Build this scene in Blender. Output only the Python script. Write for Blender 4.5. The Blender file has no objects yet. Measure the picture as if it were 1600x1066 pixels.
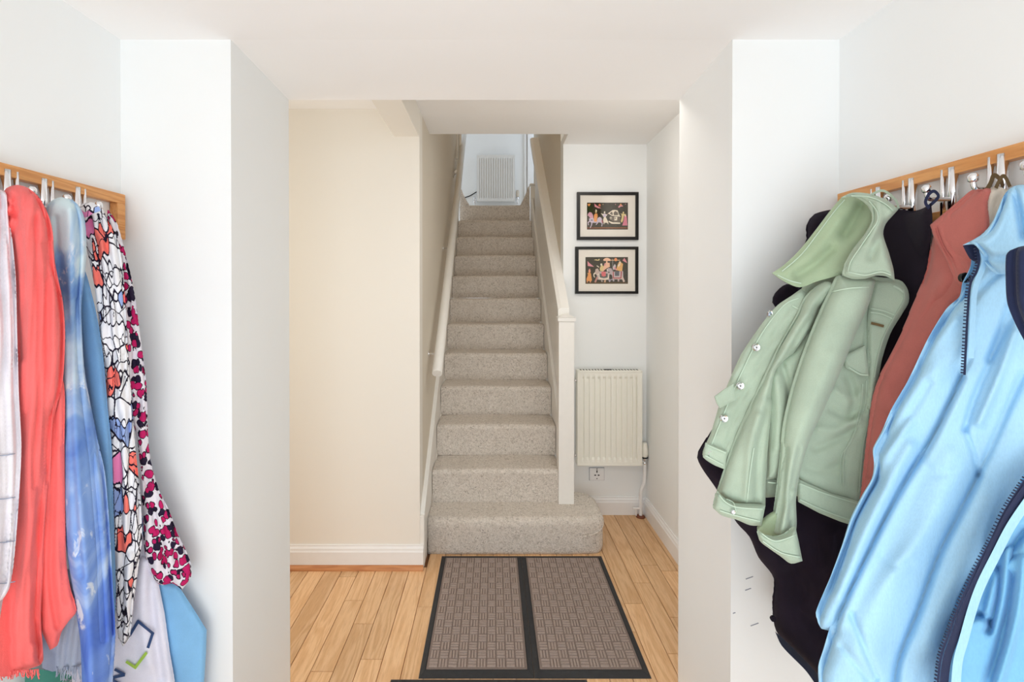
import bpy, bmesh, math, random
import numpy as np
from mathutils import Vector, Matrix
from mathutils.geometry import delaunay_2d_cdt

S = bpy.context.scene
C = S.collection
rnd = random.Random(7)

# ------------------------------------------------------------------ camera, world, lights, exposure
F, H, VX, T = 740.0, 1.45, 770.0, math.radians(0.35)
PY = 456 + F * math.tan(T)
cam = bpy.data.cameras.new('camera')
cam.sensor_width = 36.0
cam.lens = F / 1600 * 36.0
cam.shift_x = (800 - VX) / 1600
cam.shift_y = -(533 - PY) / 1600
cam.clip_start = 0.02
co = bpy.data.objects.new('camera', cam)
C.objects.link(co)
co.location = (0, 0, H)
co.rotation_euler = (math.pi / 2 - T, 0, 0)
S.camera = co

w = bpy.data.worlds.new('world')
S.world = w
w.use_nodes = True
w.node_tree.nodes['Background'].inputs[0].default_value = (0.93, 0.97, 1.0, 1)
w.node_tree.nodes['Background'].inputs[1].default_value = 1.0

def area(name, loc, target, sx, sy, power, col):
    l = bpy.data.lights.new(name, 'AREA')
    l.shape = 'RECTANGLE'; l.size = sx; l.size_y = sy; l.energy = power; l.color = col
    o = bpy.data.objects.new(name, l); C.objects.link(o)
    o.location = loc
    o.rotation_euler = (Vector(target) - Vector(loc)).to_track_quat('-Z', 'Y').to_euler()
    return o
area('door_daylight', (0.0, -1.45, 1.15), (0.0, 2.0, 1.35), 1.9, 2.0, 17, (0.88, 0.95, 1.0))
area('added_ceiling_fill', (0.0, -0.35, 0.3), (0.0, 0.3, 2.17), 1.2, 0.9, 14.5, (0.88, 0.95, 1.0))  # unseen fill light, added behind the camera to brighten the ceiling
area('hall_window_light', (-2.45, 2.1, 1.45), (-0.2, 2.5, 1.1), 0.4, 1.6, 8, (1.0, 0.96, 0.90))
area('hall_ceiling_lamp', (0.55, 2.0, 2.36), (0.75, 2.7, 0.6), 0.4, 0.3, 4.2, (1.0, 0.95, 0.88))
area('landing_window_light', (1.1, 5.75, 3.7), (-0.1, 6.1, 2.7), 0.7, 1.2, 4, (0.72, 0.84, 1.0))
area('landing_window_light_left', (-1.1, 5.55, 3.7), (0.1, 6.1, 2.7), 0.7, 1.2, 2.2, (0.75, 0.86, 1.0))
area('stairwell_lamp', (0.0, 3.1, 4.5), (0.0, 4.5, 2), 0.3, 0.3, 2.2, (1.0, 0.58, 0.16))

S.view_settings.view_transform = 'Standard'
S.view_settings.look = 'None'
S.view_settings.exposure = 0.3
S.view_settings.gamma = 1.0
S.view_settings.use_curve_mapping = False
S.cycles.use_denoising = True
S.cycles.max_bounces = 12
S.cycles.diffuse_bounces = 8

ct, st = math.cos(T), math.sin(T)
def at(px, py, Y):
    u = (px - VX) / F; v = -(py - PY) / F
    s = Y / (ct + v * st)
    return Vector((u * s, Y, H + (-st + v * ct) * s))

# ------------------------------------------------------------------ colour + materials
def lin(c):
    return tuple(((x / 255) / 12.92 if x / 255 <= 0.04045 else ((x / 255 + 0.055) / 1.055) ** 2.4) for x in c) + (1,)

class M:
    def __init__(s, name, rough=0.6, metal=0.0, spec=0.4):
        s.m = bpy.data.materials.new(name); s.m.use_nodes = True
        s.t = s.m.node_tree; s.b = s.t.nodes['Principled BSDF']
        s.b.inputs['Roughness'].default_value = rough
        s.b.inputs['Metallic'].default_value = metal
        s.b.inputs['Specular IOR Level'].default_value = spec
        s.tc = s.t.nodes.new('ShaderNodeTexCoord')
    def n(s, kind, **k):
        x = s.t.nodes.new(kind)
        for a, v in k.items():
            if a in x.inputs: x.inputs[a].default_value = v
            else: setattr(x, a, v)
        return x
    def l(s, a, b): s.t.links.new(a, b)
    def coord(s, kind='Object', scale=(1, 1, 1)):
        mp = s.n('ShaderNodeMapping'); mp.inputs['Scale'].default_value = scale
        s.l(s.tc.outputs[kind], mp.inputs[0]); return mp.outputs[0]
    def noise(s, vec, scale, detail=3, rough=0.55, dist=0.0):
        n = s.n('ShaderNodeTexNoise'); n.inputs['Scale'].default_value = scale
        n.inputs['Detail'].default_value = detail; n.inputs['Roughness'].default_value = rough
        n.inputs['Distortion'].default_value = dist
        s.l(vec, n.inputs['Vector']); return n.outputs['Fac']
    def ramp(s, fac, stops, interp='LINEAR'):
        r = s.n('ShaderNodeValToRGB'); e = r.color_ramp; e.interpolation = interp
        while len(e.elements) < len(stops): e.elements.new(0.5)
        for q, (p, c) in zip(e.elements, stops): q.position = p; q.color = c
        s.l(fac, r.inputs[0]); return r.outputs[0]
    def mix(s, fac, a, b, mode='MIX'):
        x = s.n('ShaderNodeMix', data_type='RGBA', blend_type=mode)
        for sock, val in ((x.inputs[0], fac), (x.inputs[6], a), (x.inputs[7], b)):
            if hasattr(val, 'is_linked') or isinstance(val, bpy.types.NodeSocket): s.l(val, sock)
            else: sock.default_value = val
        return x.outputs[2]
    def base(s, c):
        if isinstance(c, bpy.types.NodeSocket): s.l(c, s.b.inputs['Base Color'])
        else: s.b.inputs['Base Color'].default_value = c
    def bump(s, h, strength=0.2, dist=0.002):
        b = s.n('ShaderNodeBump'); b.inputs['Strength'].default_value = strength; b.inputs['Distance'].default_value = dist
        s.l(h, b.inputs['Height']); s.l(b.outputs[0], s.b.inputs['Normal'])
        return b

def plain(name, rgb, rough=0.5, metal=0.0, var=0.03, bump=0.03, scale=30, spec=0.4):
    m = M(name, rough, metal, spec); c = lin(rgb); v = m.coord()
    n = m.noise(v, scale)
    m.base(m.ramp(n, [(0.3, tuple(x * (1 - var) for x in c[:3]) + (1,)), (0.7, tuple(min(1, x * (1 + var)) for x in c[:3]) + (1,))]))
    if bump: m.bump(n, bump, 0.002)
    return m.m

def wall_mat(name, rgb):
    m = M(name, 0.85, 0, 0.2); v = m.coord(); c = lin(rgb)
    big = m.noise(v, 1.3, 2); fine = m.noise(v, 220, 2)
    m.base(m.ramp(big, [(0.3, tuple(x * 0.985 for x in c[:3]) + (1,)), (0.7, c)]))
    m.bump(fine, 0.06, 0.001)
    return m.m

def cloth(name, rgb, rough=0.85, weave=900, var=0.06, dark=0.8, sheen=0.15, crinkle=0.0, spec=0.2):
    m = M(name, rough, 0, spec); c = lin(rgb); v = m.coord()
    big = m.noise(v, 9, 4); fine = m.noise(m.coord(scale=(1, 1, 0.35)), weave, 2)
    a = tuple(x * (1 - var * 2) for x in c[:3]) + (1,)
    b = tuple(min(1, x * (1 + var)) for x in c[:3]) + (1,)
    col = m.mix(0.12, m.ramp(big, [(0.3, a), (0.7, b)]), m.ramp(fine, [(0.35, (dark * 0.6,) * 3 + (1,)), (0.65, (1, 1, 1, 1))]), 'MULTIPLY')
    m.base(col)
    m.b.inputs['Sheen Weight'].default_value = sheen
    if crinkle:
        cr = m.noise(m.coord(scale=(1, 1, 0.12)), 60, 5, 0.6, 0.6)
        mx = m.n('ShaderNodeMath', operation='ADD'); mm = m.n('ShaderNodeMath', operation='MULTIPLY')
        mm.inputs[1].default_value = 0.25
        m.l(fine, mm.inputs[0]); m.l(cr, mx.inputs[0]); m.l(mm.outputs[0], mx.inputs[1])
        m.bump(mx.outputs[0], crinkle, 0.006)
    else: m.bump(fine, 0.15, 0.0012)
    return m.m

def carpet_mat():
    m = M('carpet', 0.97, 0, 0.05); v = m.coord()
    fl = m.noise(v, 90, 3, 0.6, 1.6); b = m.noise(v, 4, 3); t = m.noise(v, 45, 3, 0.6, 2.0)
    c1 = m.ramp(fl, [(0.28, lin((140, 128, 116))), (0.40, lin((206, 198, 188))), (0.55, lin((232, 223, 213))), (0.75, lin((244, 240, 234)))])
    c2 = m.ramp(t, [(0.34, lin((196, 186, 176))), (0.48, (1, 1, 1, 1))])
    c = m.mix(0.45, c1, c2, 'MULTIPLY')
    c = m.mix(m.ramp(b, [(0.35, (0, 0, 0, 1)), (0.7, (0.25,) * 3 + (1,))]), c, lin((206, 196, 184)))
    m.base(c); m.b.inputs['Sheen Weight'].default_value = 0.2
    a = m.n('ShaderNodeMath', operation='ADD'); m.l(fl, a.inputs[0]); m.l(t, a.inputs[1])
    m.bump(a.outputs[0], 0.7, 0.006)
    return m.m

def oak_mat(name, light, mid, dark, axis='Y', rand=True, scale=1.0, gloss=0.35):
    m = M(name, gloss, 0, 0.4)
    vec = m.tc.outputs['Object']
    if rand:
        oi = m.n('ShaderNodeObjectInfo'); vm = m.n('ShaderNodeVectorMath', operation='SCALE')
        cmb = m.n('ShaderNodeCombineXYZ'); m.l(oi.outputs['Random'], cmb.inputs[0]); m.l(oi.outputs['Random'], cmb.inputs[2])
        m.l(cmb.outputs[0], vm.inputs[0]); vm.inputs['Scale'].default_value = 37.0
        ad = m.n('ShaderNodeVectorMath', operation='ADD'); m.l(vec, ad.inputs[0]); m.l(vm.outputs[0], ad.inputs[1]); vec = ad.outputs[0]
    sc = {'Y': (1, 0.09, 1), 'X': (0.09, 1, 1), 'Z': (1, 1, 0.09)}[axis]
    mp = m.n('ShaderNodeMapping'); mp.inputs['Scale'].default_value = sc; m.l(vec, mp.inputs[0])
    rings = m.noise(mp.outputs[0], 14 * scale, 2, 0.4, 0.5)
    mu = m.n('ShaderNodeMath', operation='MULTIPLY'); mu.inputs[1].default_value = 26; m.l(rings, mu.inputs[0])
    si = m.n('ShaderNodeMath', operation='SINE'); m.l(mu.outputs[0], si.inputs[0])
    ma = m.n('ShaderNodeMapRange'); ma.inputs['From Min'].default_value = -1; m.l(si.outputs[0], ma.inputs[0])
    fine = m.noise(mp.outputs[0], 170 * scale, 3, 0.6)
    c = m.ramp(ma.outputs[0], [(0.0, lin(mid)), (0.35, lin(light)), (0.85, lin(light)), (1.0, lin(mid))])
    c = m.mix(m.ramp(fine, [(0.45, (0, 0, 0, 1)), (0.75, (0.4,) * 3 + (1,))]), c, lin(dark))
    if rand:
        hs = m.n('ShaderNodeHueSaturation'); mr = m.n('ShaderNodeMapRange')
        mr.inputs['To Min'].default_value = 0.90; mr.inputs['To Max'].default_value = 1.12
        m.l(oi.outputs['Random'], mr.inputs[0]); m.l(mr.outputs[0], hs.inputs['Value']); m.l(c, hs.inputs['Color']); c = hs.outputs[0]
    m.base(c); m.bump(fine, 0.08, 0.001)
    return m.m

def watercolour():
    m = M('watercolour_fabric', 0.8, 0, 0.2); v = m.coord(scale=(1, 1, 0.6))
    n1 = m.noise(v, 8, 4, 0.55, 0.8); n2 = m.noise(v, 14, 4, 0.6, 1.5)
    sx = m.n('ShaderNodeSeparateXYZ'); m.l(m.tc.outputs['Object'], sx.inputs[0])
    mr = m.n('ShaderNodeMapRange'); mr.inputs['From Min'].default_value = 0.55; mr.inputs['From Max'].default_value = 1.7
    m.l(sx.outputs['Z'], mr.inputs[0])
    up = m.ramp(n1, [(0.32, lin((104, 146, 200))), (0.46, lin((146, 182, 216))), (0.58, lin((208, 226, 230)))])
    lo = m.ramp(n1, [(0.30, lin((72, 104, 196))), (0.50, lin((108, 142, 214))), (0.64, lin((176, 198, 230)))])
    c = m.mix(mr.outputs[0], lo, up)
    c = m.mix(m.ramp(n2, [(0.60, (0, 0, 0, 1)), (0.66, (0.85,) * 3 + (1,))]), c, lin((214, 222, 232)))
    m.base(c); m.bump(m.noise(m.coord(), 300, 4), 0.2, 0.002)
    return m.m

def stained_glass():
    m = M('line_print_fabric', 0.8, 0, 0.2); v = m.coord(scale=(1, 1, 0.62))
    ns = m.n('ShaderNodeTexNoise'); ns.inputs['Scale'].default_value = 14; m.l(v, ns.inputs['Vector'])
    va = m.n('ShaderNodeVectorMath', operation='MULTIPLY_ADD'); m.l(ns.outputs['Color'], va.inputs[0])
    va.inputs[1].default_value = (0.02, 0.02, 0.02); m.l(v, va.inputs[2])
    e = m.n('ShaderNodeTexVoronoi', feature='DISTANCE_TO_EDGE'); e.inputs['Scale'].default_value = 30; m.l(va.outputs[0], e.inputs['Vector'])
    f = m.n('ShaderNodeTexVoronoi'); f.inputs['Scale'].default_value = 30; m.l(va.outputs[0], f.inputs['Vector'])
    s = m.n('ShaderNodeSeparateColor'); m.l(f.outputs['Color'], s.inputs[0])
    c = m.ramp(s.outputs[0], [(0, lin((244, 124, 112))), (0.09, lin((236, 140, 188))), (0.17, lin((152, 174, 222))), (0.22, lin((236, 236, 240)))], 'CONSTANT')
    e2 = m.n('ShaderNodeTexVoronoi', feature='DISTANCE_TO_EDGE'); e2.inputs['Scale'].default_value = 21; m.l(va.outputs[0], e2.inputs['Vector'])
    c = m.mix(m.ramp(e.outputs['Distance'], [(0.030, (1, 1, 1, 1)), (0.050, (0, 0, 0, 1))]), c, lin((26, 18, 40)))
    c = m.mix(m.ramp(e2.outputs['Distance'], [(0.012, (1, 1, 1, 1)), (0.022, (0, 0, 0, 1))]), c, lin((26, 18, 40)))
    m.base(c); return m.m

def leopard():
    m = M('spot_print_fabric', 0.8, 0, 0.2); v = m.coord(scale=(1, 1, 0.85))
    ns = m.n('ShaderNodeTexNoise'); ns.inputs['Scale'].default_value = 45; m.l(v, ns.inputs['Vector'])
    va = m.n('ShaderNodeVectorMath', operation='MULTIPLY_ADD'); m.l(ns.outputs['Color'], va.inputs[0])
    va.inputs[1].default_value = (0.012, 0.012, 0.012); m.l(v, va.inputs[2])
    f = m.n('ShaderNodeTexVoronoi'); f.inputs['Scale'].default_value = 52; m.l(va.outputs[0], f.inputs['Vector'])
    s = m.n('ShaderNodeSeparateColor'); m.l(f.outputs['Color'], s.inputs[0])
    spot = m.ramp(s.outputs[1], [(0, lin((38, 28, 54))), (0.24, lin((190, 30, 98)))], 'CONSTANT')
    ed = m.ramp(f.outputs['Distance'], [(0.44, (0, 0, 0, 1)), (0.47, (1, 1, 1, 1))])
    c = m.mix(ed, spot, lin((28, 16, 36)))
    c = m.mix(m.ramp(f.outputs['Distance'], [(0.53, (0, 0, 0, 1)), (0.56, (1, 1, 1, 1))]), c, lin((226, 222, 230)))
    m.base(c); return m.m

def attr_mat():
    m = M('painted_paper', 0.8, 0, 0.2)
    a = m.n('ShaderNodeAttribute', attribute_name='Col'); m.base(a.outputs['Color']); return m.m

MT = dict(
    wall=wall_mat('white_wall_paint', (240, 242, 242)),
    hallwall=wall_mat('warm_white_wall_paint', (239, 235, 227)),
    stairwall_shaded=wall_mat('stairwell_paint_shaded', (222, 214, 200)),  # wall colour darkened to carry the dim light of the stairwell
    scuff_and_shadow=plain('scuff_and_shadow_grey', (150, 154, 166), 0.8),  # grey of the wall scuffs, also of the socket's painted shadow
    ceil=wall_mat('ceiling_paint', (246, 245, 244)),
    trim=plain('white_gloss_paint', (240, 240, 240), 0.35, var=0.01, bump=0.02),
    rail=plain('cream_gloss_paint', (240, 238, 233), 0.35, var=0.01, bump=0.02),
    radp=plain('cream_enamel', (242, 240, 230), 0.3, var=0.01, bump=0.0),
    rads=plain('white_enamel', (226, 226, 224), 0.3, var=0.01, bump=0.0),
    chrome=M('chrome', 0.12, 1.0).m,
    black=plain('black_rubber', (44, 45, 48), 0.6, var=0.12, bump=0.1, scale=60),
    frame=plain('black_frame', (14, 11, 10), 0.35, bump=0.0),
    card=plain('cream_card', (236, 230, 220), 0.9, var=0.01),
    brown=plain('brown_wood_collar', (120, 66, 42), 0.5),
    dark=plain('dark_gap', (30, 26, 24), 0.8),
    carpet=carpet_mat(),
    oak=oak_mat('oak_plank', (228, 188, 144), (216, 172, 126), (176, 126, 84)),
    oakf=oak_mat('oak_floor_base', (150, 100, 60), (120, 76, 44), (80, 50, 30), rand=False),
    beech=oak_mat('beech', (222, 160, 98), (208, 142, 82), (176, 112, 58), rand=False, scale=1.2),
    bead=oak_mat('oak_bead', (202, 140, 92), (186, 122, 78), (150, 92, 56), axis='X', rand=False),
    green=cloth('sage_denim', (174, 190, 170), crinkle=0.22),
    greend=cloth('sage_denim_inside', (166, 184, 152)),
    stitch=plain('pale_stitch', (186, 204, 184), 0.8),
    blk=cloth('black_wool', (34, 26, 38), 0.95, var=0.15, sheen=0.03),
    navy=cloth('navy_fabric', (34, 42, 72), 0.8),
    pink=cloth('terracotta_fabric', (194, 112, 104), 0.85),
    cream=cloth('cream_fabric', (216, 206, 192)),
    olive=cloth('olive_tape', (112, 92, 62)),
    blue=cloth('sky_blue_nylon', (166, 210, 238), 0.75, weave=400, crinkle=0.18, var=0.03, sheen=0.0, spec=0.4),
    blued=cloth('sky_blue_lining', (126, 186, 224), 0.7, weave=400, var=0.04),
    coral=cloth('coral_crinkle', (246, 114, 112), 0.85, crinkle=0.35),
    white=cloth('white_scarf_fabric', (238, 234, 240), 0.85, crinkle=0.2),
    grey=cloth('grey_scarf_fabric', (172, 180, 200), 0.9, crinkle=0.4),
    midblue=cloth('mid_blue_fabric', (112, 156, 200)),
    bagw=cloth('white_bag_nylon', (226, 226, 240), 0.6),
    bagb=cloth('blue_bag_nylon', (132, 188, 232), 0.6),
    teal=plain('teal_plastic', (74, 150, 130), 0.5),
    logo_navy=plain('logo_navy', (42, 68, 112), 0.6), logo_green=plain('logo_green', (160, 196, 76), 0.6),
    water=watercolour(), lines=stained_glass(), spots=leopard(), paint=attr_mat(),
    mat_pile=plain('taupe_pile', (132, 118, 111), 0.97, var=0.1, bump=0.4, scale=260, spec=0.05),
    mat_rib=plain('taupe_rib', (162, 147, 139), 0.97, var=0.1, bump=0.4, scale=260, spec=0.05),
)
MT['chrome'].node_tree.nodes['Principled BSDF'].inputs['Base Color'].default_value = (0.82, 0.82, 0.84, 1)
def glass():
    m = M('picture_glass'); t = m.t
    tr = t.nodes.new('ShaderNodeBsdfTransparent'); gl = t.nodes.new('ShaderNodeBsdfGlossy'); gl.inputs['Roughness'].default_value = 0.03
    mx = t.nodes.new('ShaderNodeMixShader'); mx.inputs[0].default_value = 0.04
    m.l(tr.outputs[0], mx.inputs[1]); m.l(gl.outputs[0], mx.inputs[2]); m.l(mx.outputs[0], t.nodes['Material Output'].inputs[0])
    return m.m
MT['glass'] = glass()

# ------------------------------------------------------------------ object helpers
def link(name, verts, faces, mat, parent=None, smooth=False, kind=None):
    me = bpy.data.meshes.new(name); me.from_pydata([tuple(v) for v in verts], [], faces); me.update()
    if mat: me.materials.append(MT[mat])
    if smooth: me.polygons.foreach_set('use_smooth', [True] * len(me.polygons))
    o = bpy.data.objects.new(name, me); C.objects.link(o)
    if parent: o.parent = parent
    if kind: o['kind'] = kind
    return o
def from_bm(name, bm, mat, parent=None, smooth=False, kind=None):
    me = bpy.data.meshes.new(name); bmesh.ops.recalc_face_normals(bm, faces=bm.faces); bm.to_mesh(me); bm.free()
    if mat: me.materials.append(MT[mat])
    if smooth: me.polygons.foreach_set('use_smooth', [True] * len(me.polygons))
    o = bpy.data.objects.new(name, me); C.objects.link(o)
    if parent: o.parent = parent
    if kind: o['kind'] = kind
    return o
def thing(name, label, cat, group=None):
    o = bpy.data.objects.new(name, None); C.objects.link(o); o.empty_display_size = 0.05
    o['label'] = label; o['category'] = cat
    if group: o['group'] = group
    return o
def add_box(bm, x0, x1, y0, y1, z0, z1):
    vs = [bm.verts.new((x, y, z)) for x in (x0, x1) for y in (y0, y1) for z in (z0, z1)]
    for f in ((0, 1, 3, 2), (4, 6, 7, 5), (0, 4, 5, 1), (2, 3, 7, 6), (0, 2, 6, 4), (1, 5, 7, 3)):
        bm.faces.new([vs[i] for i in f])
    return vs
def box(name, x0, x1, y0, y1, z0, z1, mat, parent=None, bevel=0, kind=None, seg=2):
    bm = bmesh.new(); add_box(bm, x0, x1, y0, y1, z0, z1)
    if bevel: bmesh.ops.bevel(bm, geom=bm.edges[:], offset=bevel, segments=seg, profile=0.6, affect='EDGES')
    return from_bm(name, bm, mat, parent, False, kind)
def struct(name, x0, x1, y0, y1, z0, z1, mat='wall', bevel=0):
    return box(name, x0, x1, y0, y1, z0, z1, mat, None, bevel, 'structure')
def prism(name, prof, axis, a0, a1, mat, parent=None, smooth=False, kind=None):
    """profile extruded along an axis: X -> prof is (y,z); Y -> (x,z); Z -> (x,y)"""
    mk = {'X': lambda a, p: (a, p[0], p[1]), 'Y': lambda a, p: (p[0], a, p[1]), 'Z': lambda a, p: (p[0], p[1], a)}[axis]
    bm = bmesh.new()
    A = [bm.verts.new(mk(a0, p)) for p in prof]; B = [bm.verts.new(mk(a1, p)) for p in prof]
    n = len(prof)
    for i in range(n): bm.faces.new((A[i], A[(i + 1) % n], B[(i + 1) % n], B[i]))
    bm.faces.new(A); bm.faces.new(B)
    o = from_bm(name, bm, mat, parent, False, kind)
    if smooth:
        for p in o.data.polygons: p.use_smooth = len(p.vertices) == 4
    return o
def tube_bm(bm, pts, r, n=12):
    pts = [Vector(p) for p in pts]; rings = []
    for i, p in enumerate(pts):
        d = (pts[min(i + 1, len(pts) - 1)] - pts[max(i - 1, 0)]).normalized()
        up = Vector((0, 0, 1)) if abs(d.z) < 0.9 else Vector((1, 0, 0))
        a = d.cross(up).normalized(); b = d.cross(a)
        rr = r[i] if isinstance(r, (list, tuple)) else r
        rings.append([bm.verts.new(p + (a * math.cos(2 * math.pi * k / n) + b * math.sin(2 * math.pi * k / n)) * rr) for k in range(n)])
    for A, B in zip(rings, rings[1:]):
        for k in range(n): bm.faces.new((A[k], A[(k + 1) % n], B[(k + 1) % n], B[k]))
    bm.faces.new(rings[0][::-1]); bm.faces.new(rings[-1])
def tube(name, pts, r, mat, parent=None, n=14, kind=None):
    bm = bmesh.new(); tube_bm(bm, pts, r, n)
    o = from_bm(name, bm, mat, parent, False, kind)
    for p in o.data.polygons: p.use_smooth = len(p.vertices) == 4
    return o
def cat(pts, per=8):
    pts = [np.array(p, float) for p in pts]; out = []
    for i in range(len(pts) - 1):
        p0, p1, p2, p3 = pts[max(i - 1, 0)], pts[i], pts[i + 1], pts[min(i + 2, len(pts) - 1)]
        for k in range(per):
            t = k / per
            out.append(0.5 * ((2 * p1) + (-p0 + p2) * t + (2 * p0 - 5 * p1 + 4 * p2 - p3) * t * t + (-p0 + 3 * p1 - 3 * p2 + p3) * t ** 3))
    out.append(pts[-1]); return out

# ------------------------------------------------------------------ the setting
Y1, Y2 = 1.356, 1.74          # front and back of the thick wall the opening is cut in
XL, XR = -1.063, 0.9895       # porch side walls
RL, RR = -0.748, 0.684       # reveals of the opening
ZC, ZS = 2.170, 2.153
ZH = 2.408
BW, LW = 3.083, 2.484        # hall back wall, hall left wall facing us
SL, SR = -0.384, 0.458       # stairwell walls

wl = struct('wall_left', XL - 0.1, XL, -1.7, Y1, 0, 2.5)
wr = struct('wall_right', XR, XR + 0.1, -1.7, Y1, 0, 2.5)
struct('wall_back', XL - 0.1, XR + 0.1, -1.75, -1.65, 0, 2.5)
struct('wall_front_left', XL - 0.1, RL, Y1, Y2, 0, 2.46)
wfr = struct('wall_front_right', RR, XR + 0.1, Y1, Y2, 0, 2.46)
cp = prism('ceiling', [(-1.75, ZC), (Y1, ZC), (Y2, ZS), (Y2, 2.46), (-1.75, 2.46)], 'X', XL - 0.1, XR + 0.1, 'ceil', kind='structure')
struct('wall_hall_left', -2.6, SL, LW, LW + 0.1, 0, 2.46, 'hallwall')
struct('wall_hall_side', -2.7, -2.6, Y2, LW + 0.1, 0, 2.46, 'hallwall')
struct('wall_hall_front', -2.6, XL - 0.1, Y2 - 0.1, Y2, 0, 2.46, 'hallwall')
struct('wall_hall_right', 1.0, 1.1, Y2, BW + 0.1, 0, 2.46, 'wall')
struct('wall_hall_back', SR, 1.0, BW, BW + 0.12, 0, 2.46, 'wall')
struct('wall_stair_left', SL - 0.1, SL, LW + 0.1, 5.02, 0, 4.8, 'stairwall_shaded')
struct('wall_stair_right', SR, SR + 0.1, BW + 0.12, 5.32, 0, 4.8, 'stairwall_shaded')
struct('wall_landing', -2.2, 2.2, 6.13, 6.23, 2.2, 4.8, 'wall')
struct('wall_landing_left', -2.2, SL - 0.1, 4.92, 5.02, 2.39, 4.8, 'wall')
struct('wall_landing_right', SR + 0.1, 2.2, 5.22, 5.32, 2.39, 4.8, 'wall')
struct('wall_landing_end_left', -2.3, -2.2, 4.92, 6.23, 2.2, 4.8, 'wall')
struct('wall_landing_end_right', 2.2, 2.3, 5.22, 6.23, 2.2, 4.8, 'wall')
struct('ceiling_landing', -2.3, 2.3, 2.88, 6.23, 4.8, 4.9, 'ceil')
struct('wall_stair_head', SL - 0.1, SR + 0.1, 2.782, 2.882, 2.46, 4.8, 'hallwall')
bm = bmesh.new()
add_box(bm, -2.6, 1.0, Y2, 2.882, ZH, 2.46)
add_box(bm, SR, 1.0, 2.882, BW, ZH, 2.46)
from_bm('ceiling_hall', bm, 'ceil', kind='structure')
struct('ceiling_beam', -0.514, SL - 0.002, Y2, LW, 2.262, ZH, 'hallwall')
for z, dz, px, py in ((0, 0, 1160, 903), (0, 0, 1158, 921), (0, 0, 1168, 976), (0, 0, 1147, 958)):
    p = at(px, py, Y1)
    L = {903: .022, 921: .018, 976: .024, 958: .008}[py]
    bm = bmesh.new(); add_box(bm, -L / 2, L / 2, -0.0006, 0, -0.0013, 0.0013)
    o = from_bm('scuff_mark', bm, 'scuff_and_shadow', wfr); o.location = (p.x + (0.0 if px == 1147 else 0.02), Y1 - 0.0001, p.z); o.rotation_euler = (0, -0.35, 0)

# floor: sub-floor slab carrying individual planks
fl = struct('floor', -2.6, 1.05, -1.65, BW, -0.05, -0.012, 'oakf')
PWID = 0.0872
forced = {-6: [1.86], -5: [2.20], -4: [2.02, 2.43], -3: [1.98], -2: [1.5], -1: [2.16], 0: [1.95]}
def plank(x0, x1, y0, y1):
    bm = bmesh.new(); g = 0.0011
    x0 += g; x1 -= g; y0 += g; y1 -= g; c = 0.0016
    bot = [bm.verts.new(p) for p in ((x0, y0, -0.012), (x1, y0, -0.012), (x1, y1, -0.012), (x0, y1, -0.012))]
    mid = [bm.verts.new((v.co.x, v.co.y, -c)) for v in bot]
    top = [bm.verts.new(p) for p in ((x0 + c, y0 + c, 0), (x1 - c, y0 + c, 0), (x1 - c, y1 - c, 0), (x0 + c, y1 - c, 0))]
    for A, B in ((bot, mid), (mid, top)):
        for i in range(4): bm.faces.new((A[i], A[(i + 1) % 4], B[(i + 1) % 4], B[i]))
    bm.faces.new(top)
    o = from_bm('plank', bm, 'oak', fl)
X0 = -0.609
for k in range(-12, 19):
    xa, xb = X0 + k * PWID, X0 + (k + 1) * PWID
    xb = min(xb, 1.0)
    if xb - xa < 0.02: continue
    ymax = BW if xa > SL else LW
    if xa < XL: ymin = Y2
    else: ymin = -0.4
    y = ymin; cuts = [ymin]
    r = random.Random(k * 31 + 5)
    y = ymin + r.uniform(0.15, 0.9)
    while y < ymax - 0.15: cuts.append(y); y += r.uniform(0.45, 1.0)
    if k in (0, 1, 2, 3, 4, 5, -1, -2):
        sp = {-2: 2.40, -1: 1.80, 0: 2.06, 1: 1.86, 2: 1.40, 3: 2.17, 4: 1.96, 5: 2.3}[k]
        cuts = [c for c in cuts if abs(c - sp) > 0.3] + [sp]
    if k in (14, 15, 16, 17):
        sp = {14: 1.55, 15: 2.35, 16: 2.10, 17: 2.45}[k]
        cuts = [c for c in cuts if abs(c - sp) > 0.35] + [sp]
    cuts = sorted(set(cuts + [ymax]))
    if ymin not in cuts: cuts = [ymin] + cuts
    for a, b in zip(cuts, cuts[1:]):
        if b - a > 0.02: plank(xa, xb, a, b)

# skirting boards
def skirt_prof(o, d, h=0.115, t=0.018):   # o = wall coordinate, d = direction off the wall
    return [(o, 0), (o + d * t, 0), (o + d * t, h * 0.72), (o + d * t * 0.8, h * 0.78), (o + d * t * 0.72, h * 0.86), (o + d * t * 0.4, h * 0.93), (o + d * t * 0.35, h), (o, h)]
prism('baseboard_back', skirt_prof(BW, -1, 0.113), 'X', SR, 0.999, 'trim', kind='structure')
prism('baseboard_right', skirt_prof(1.0, -1, 0.113), 'Y', Y2, BW - 0.018, 'trim', kind='structure')
prism('baseboard_left', skirt_prof(LW, -1, 0.121), 'X', -2.6, SL + 0.020, 'trim', kind='structure')
q = [(LW - 0.018, 0), (LW - 0.018, 0.022)] + [(LW - 0.018 - 0.02 * math.sin(a), 0.022 * math.cos(a)) for a in [i * math.pi / 12 for i in range(1, 7)]]
prism('trim_1', q, 'X', -2.6, SL + 0.022, 'bead', kind='structure')

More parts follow.
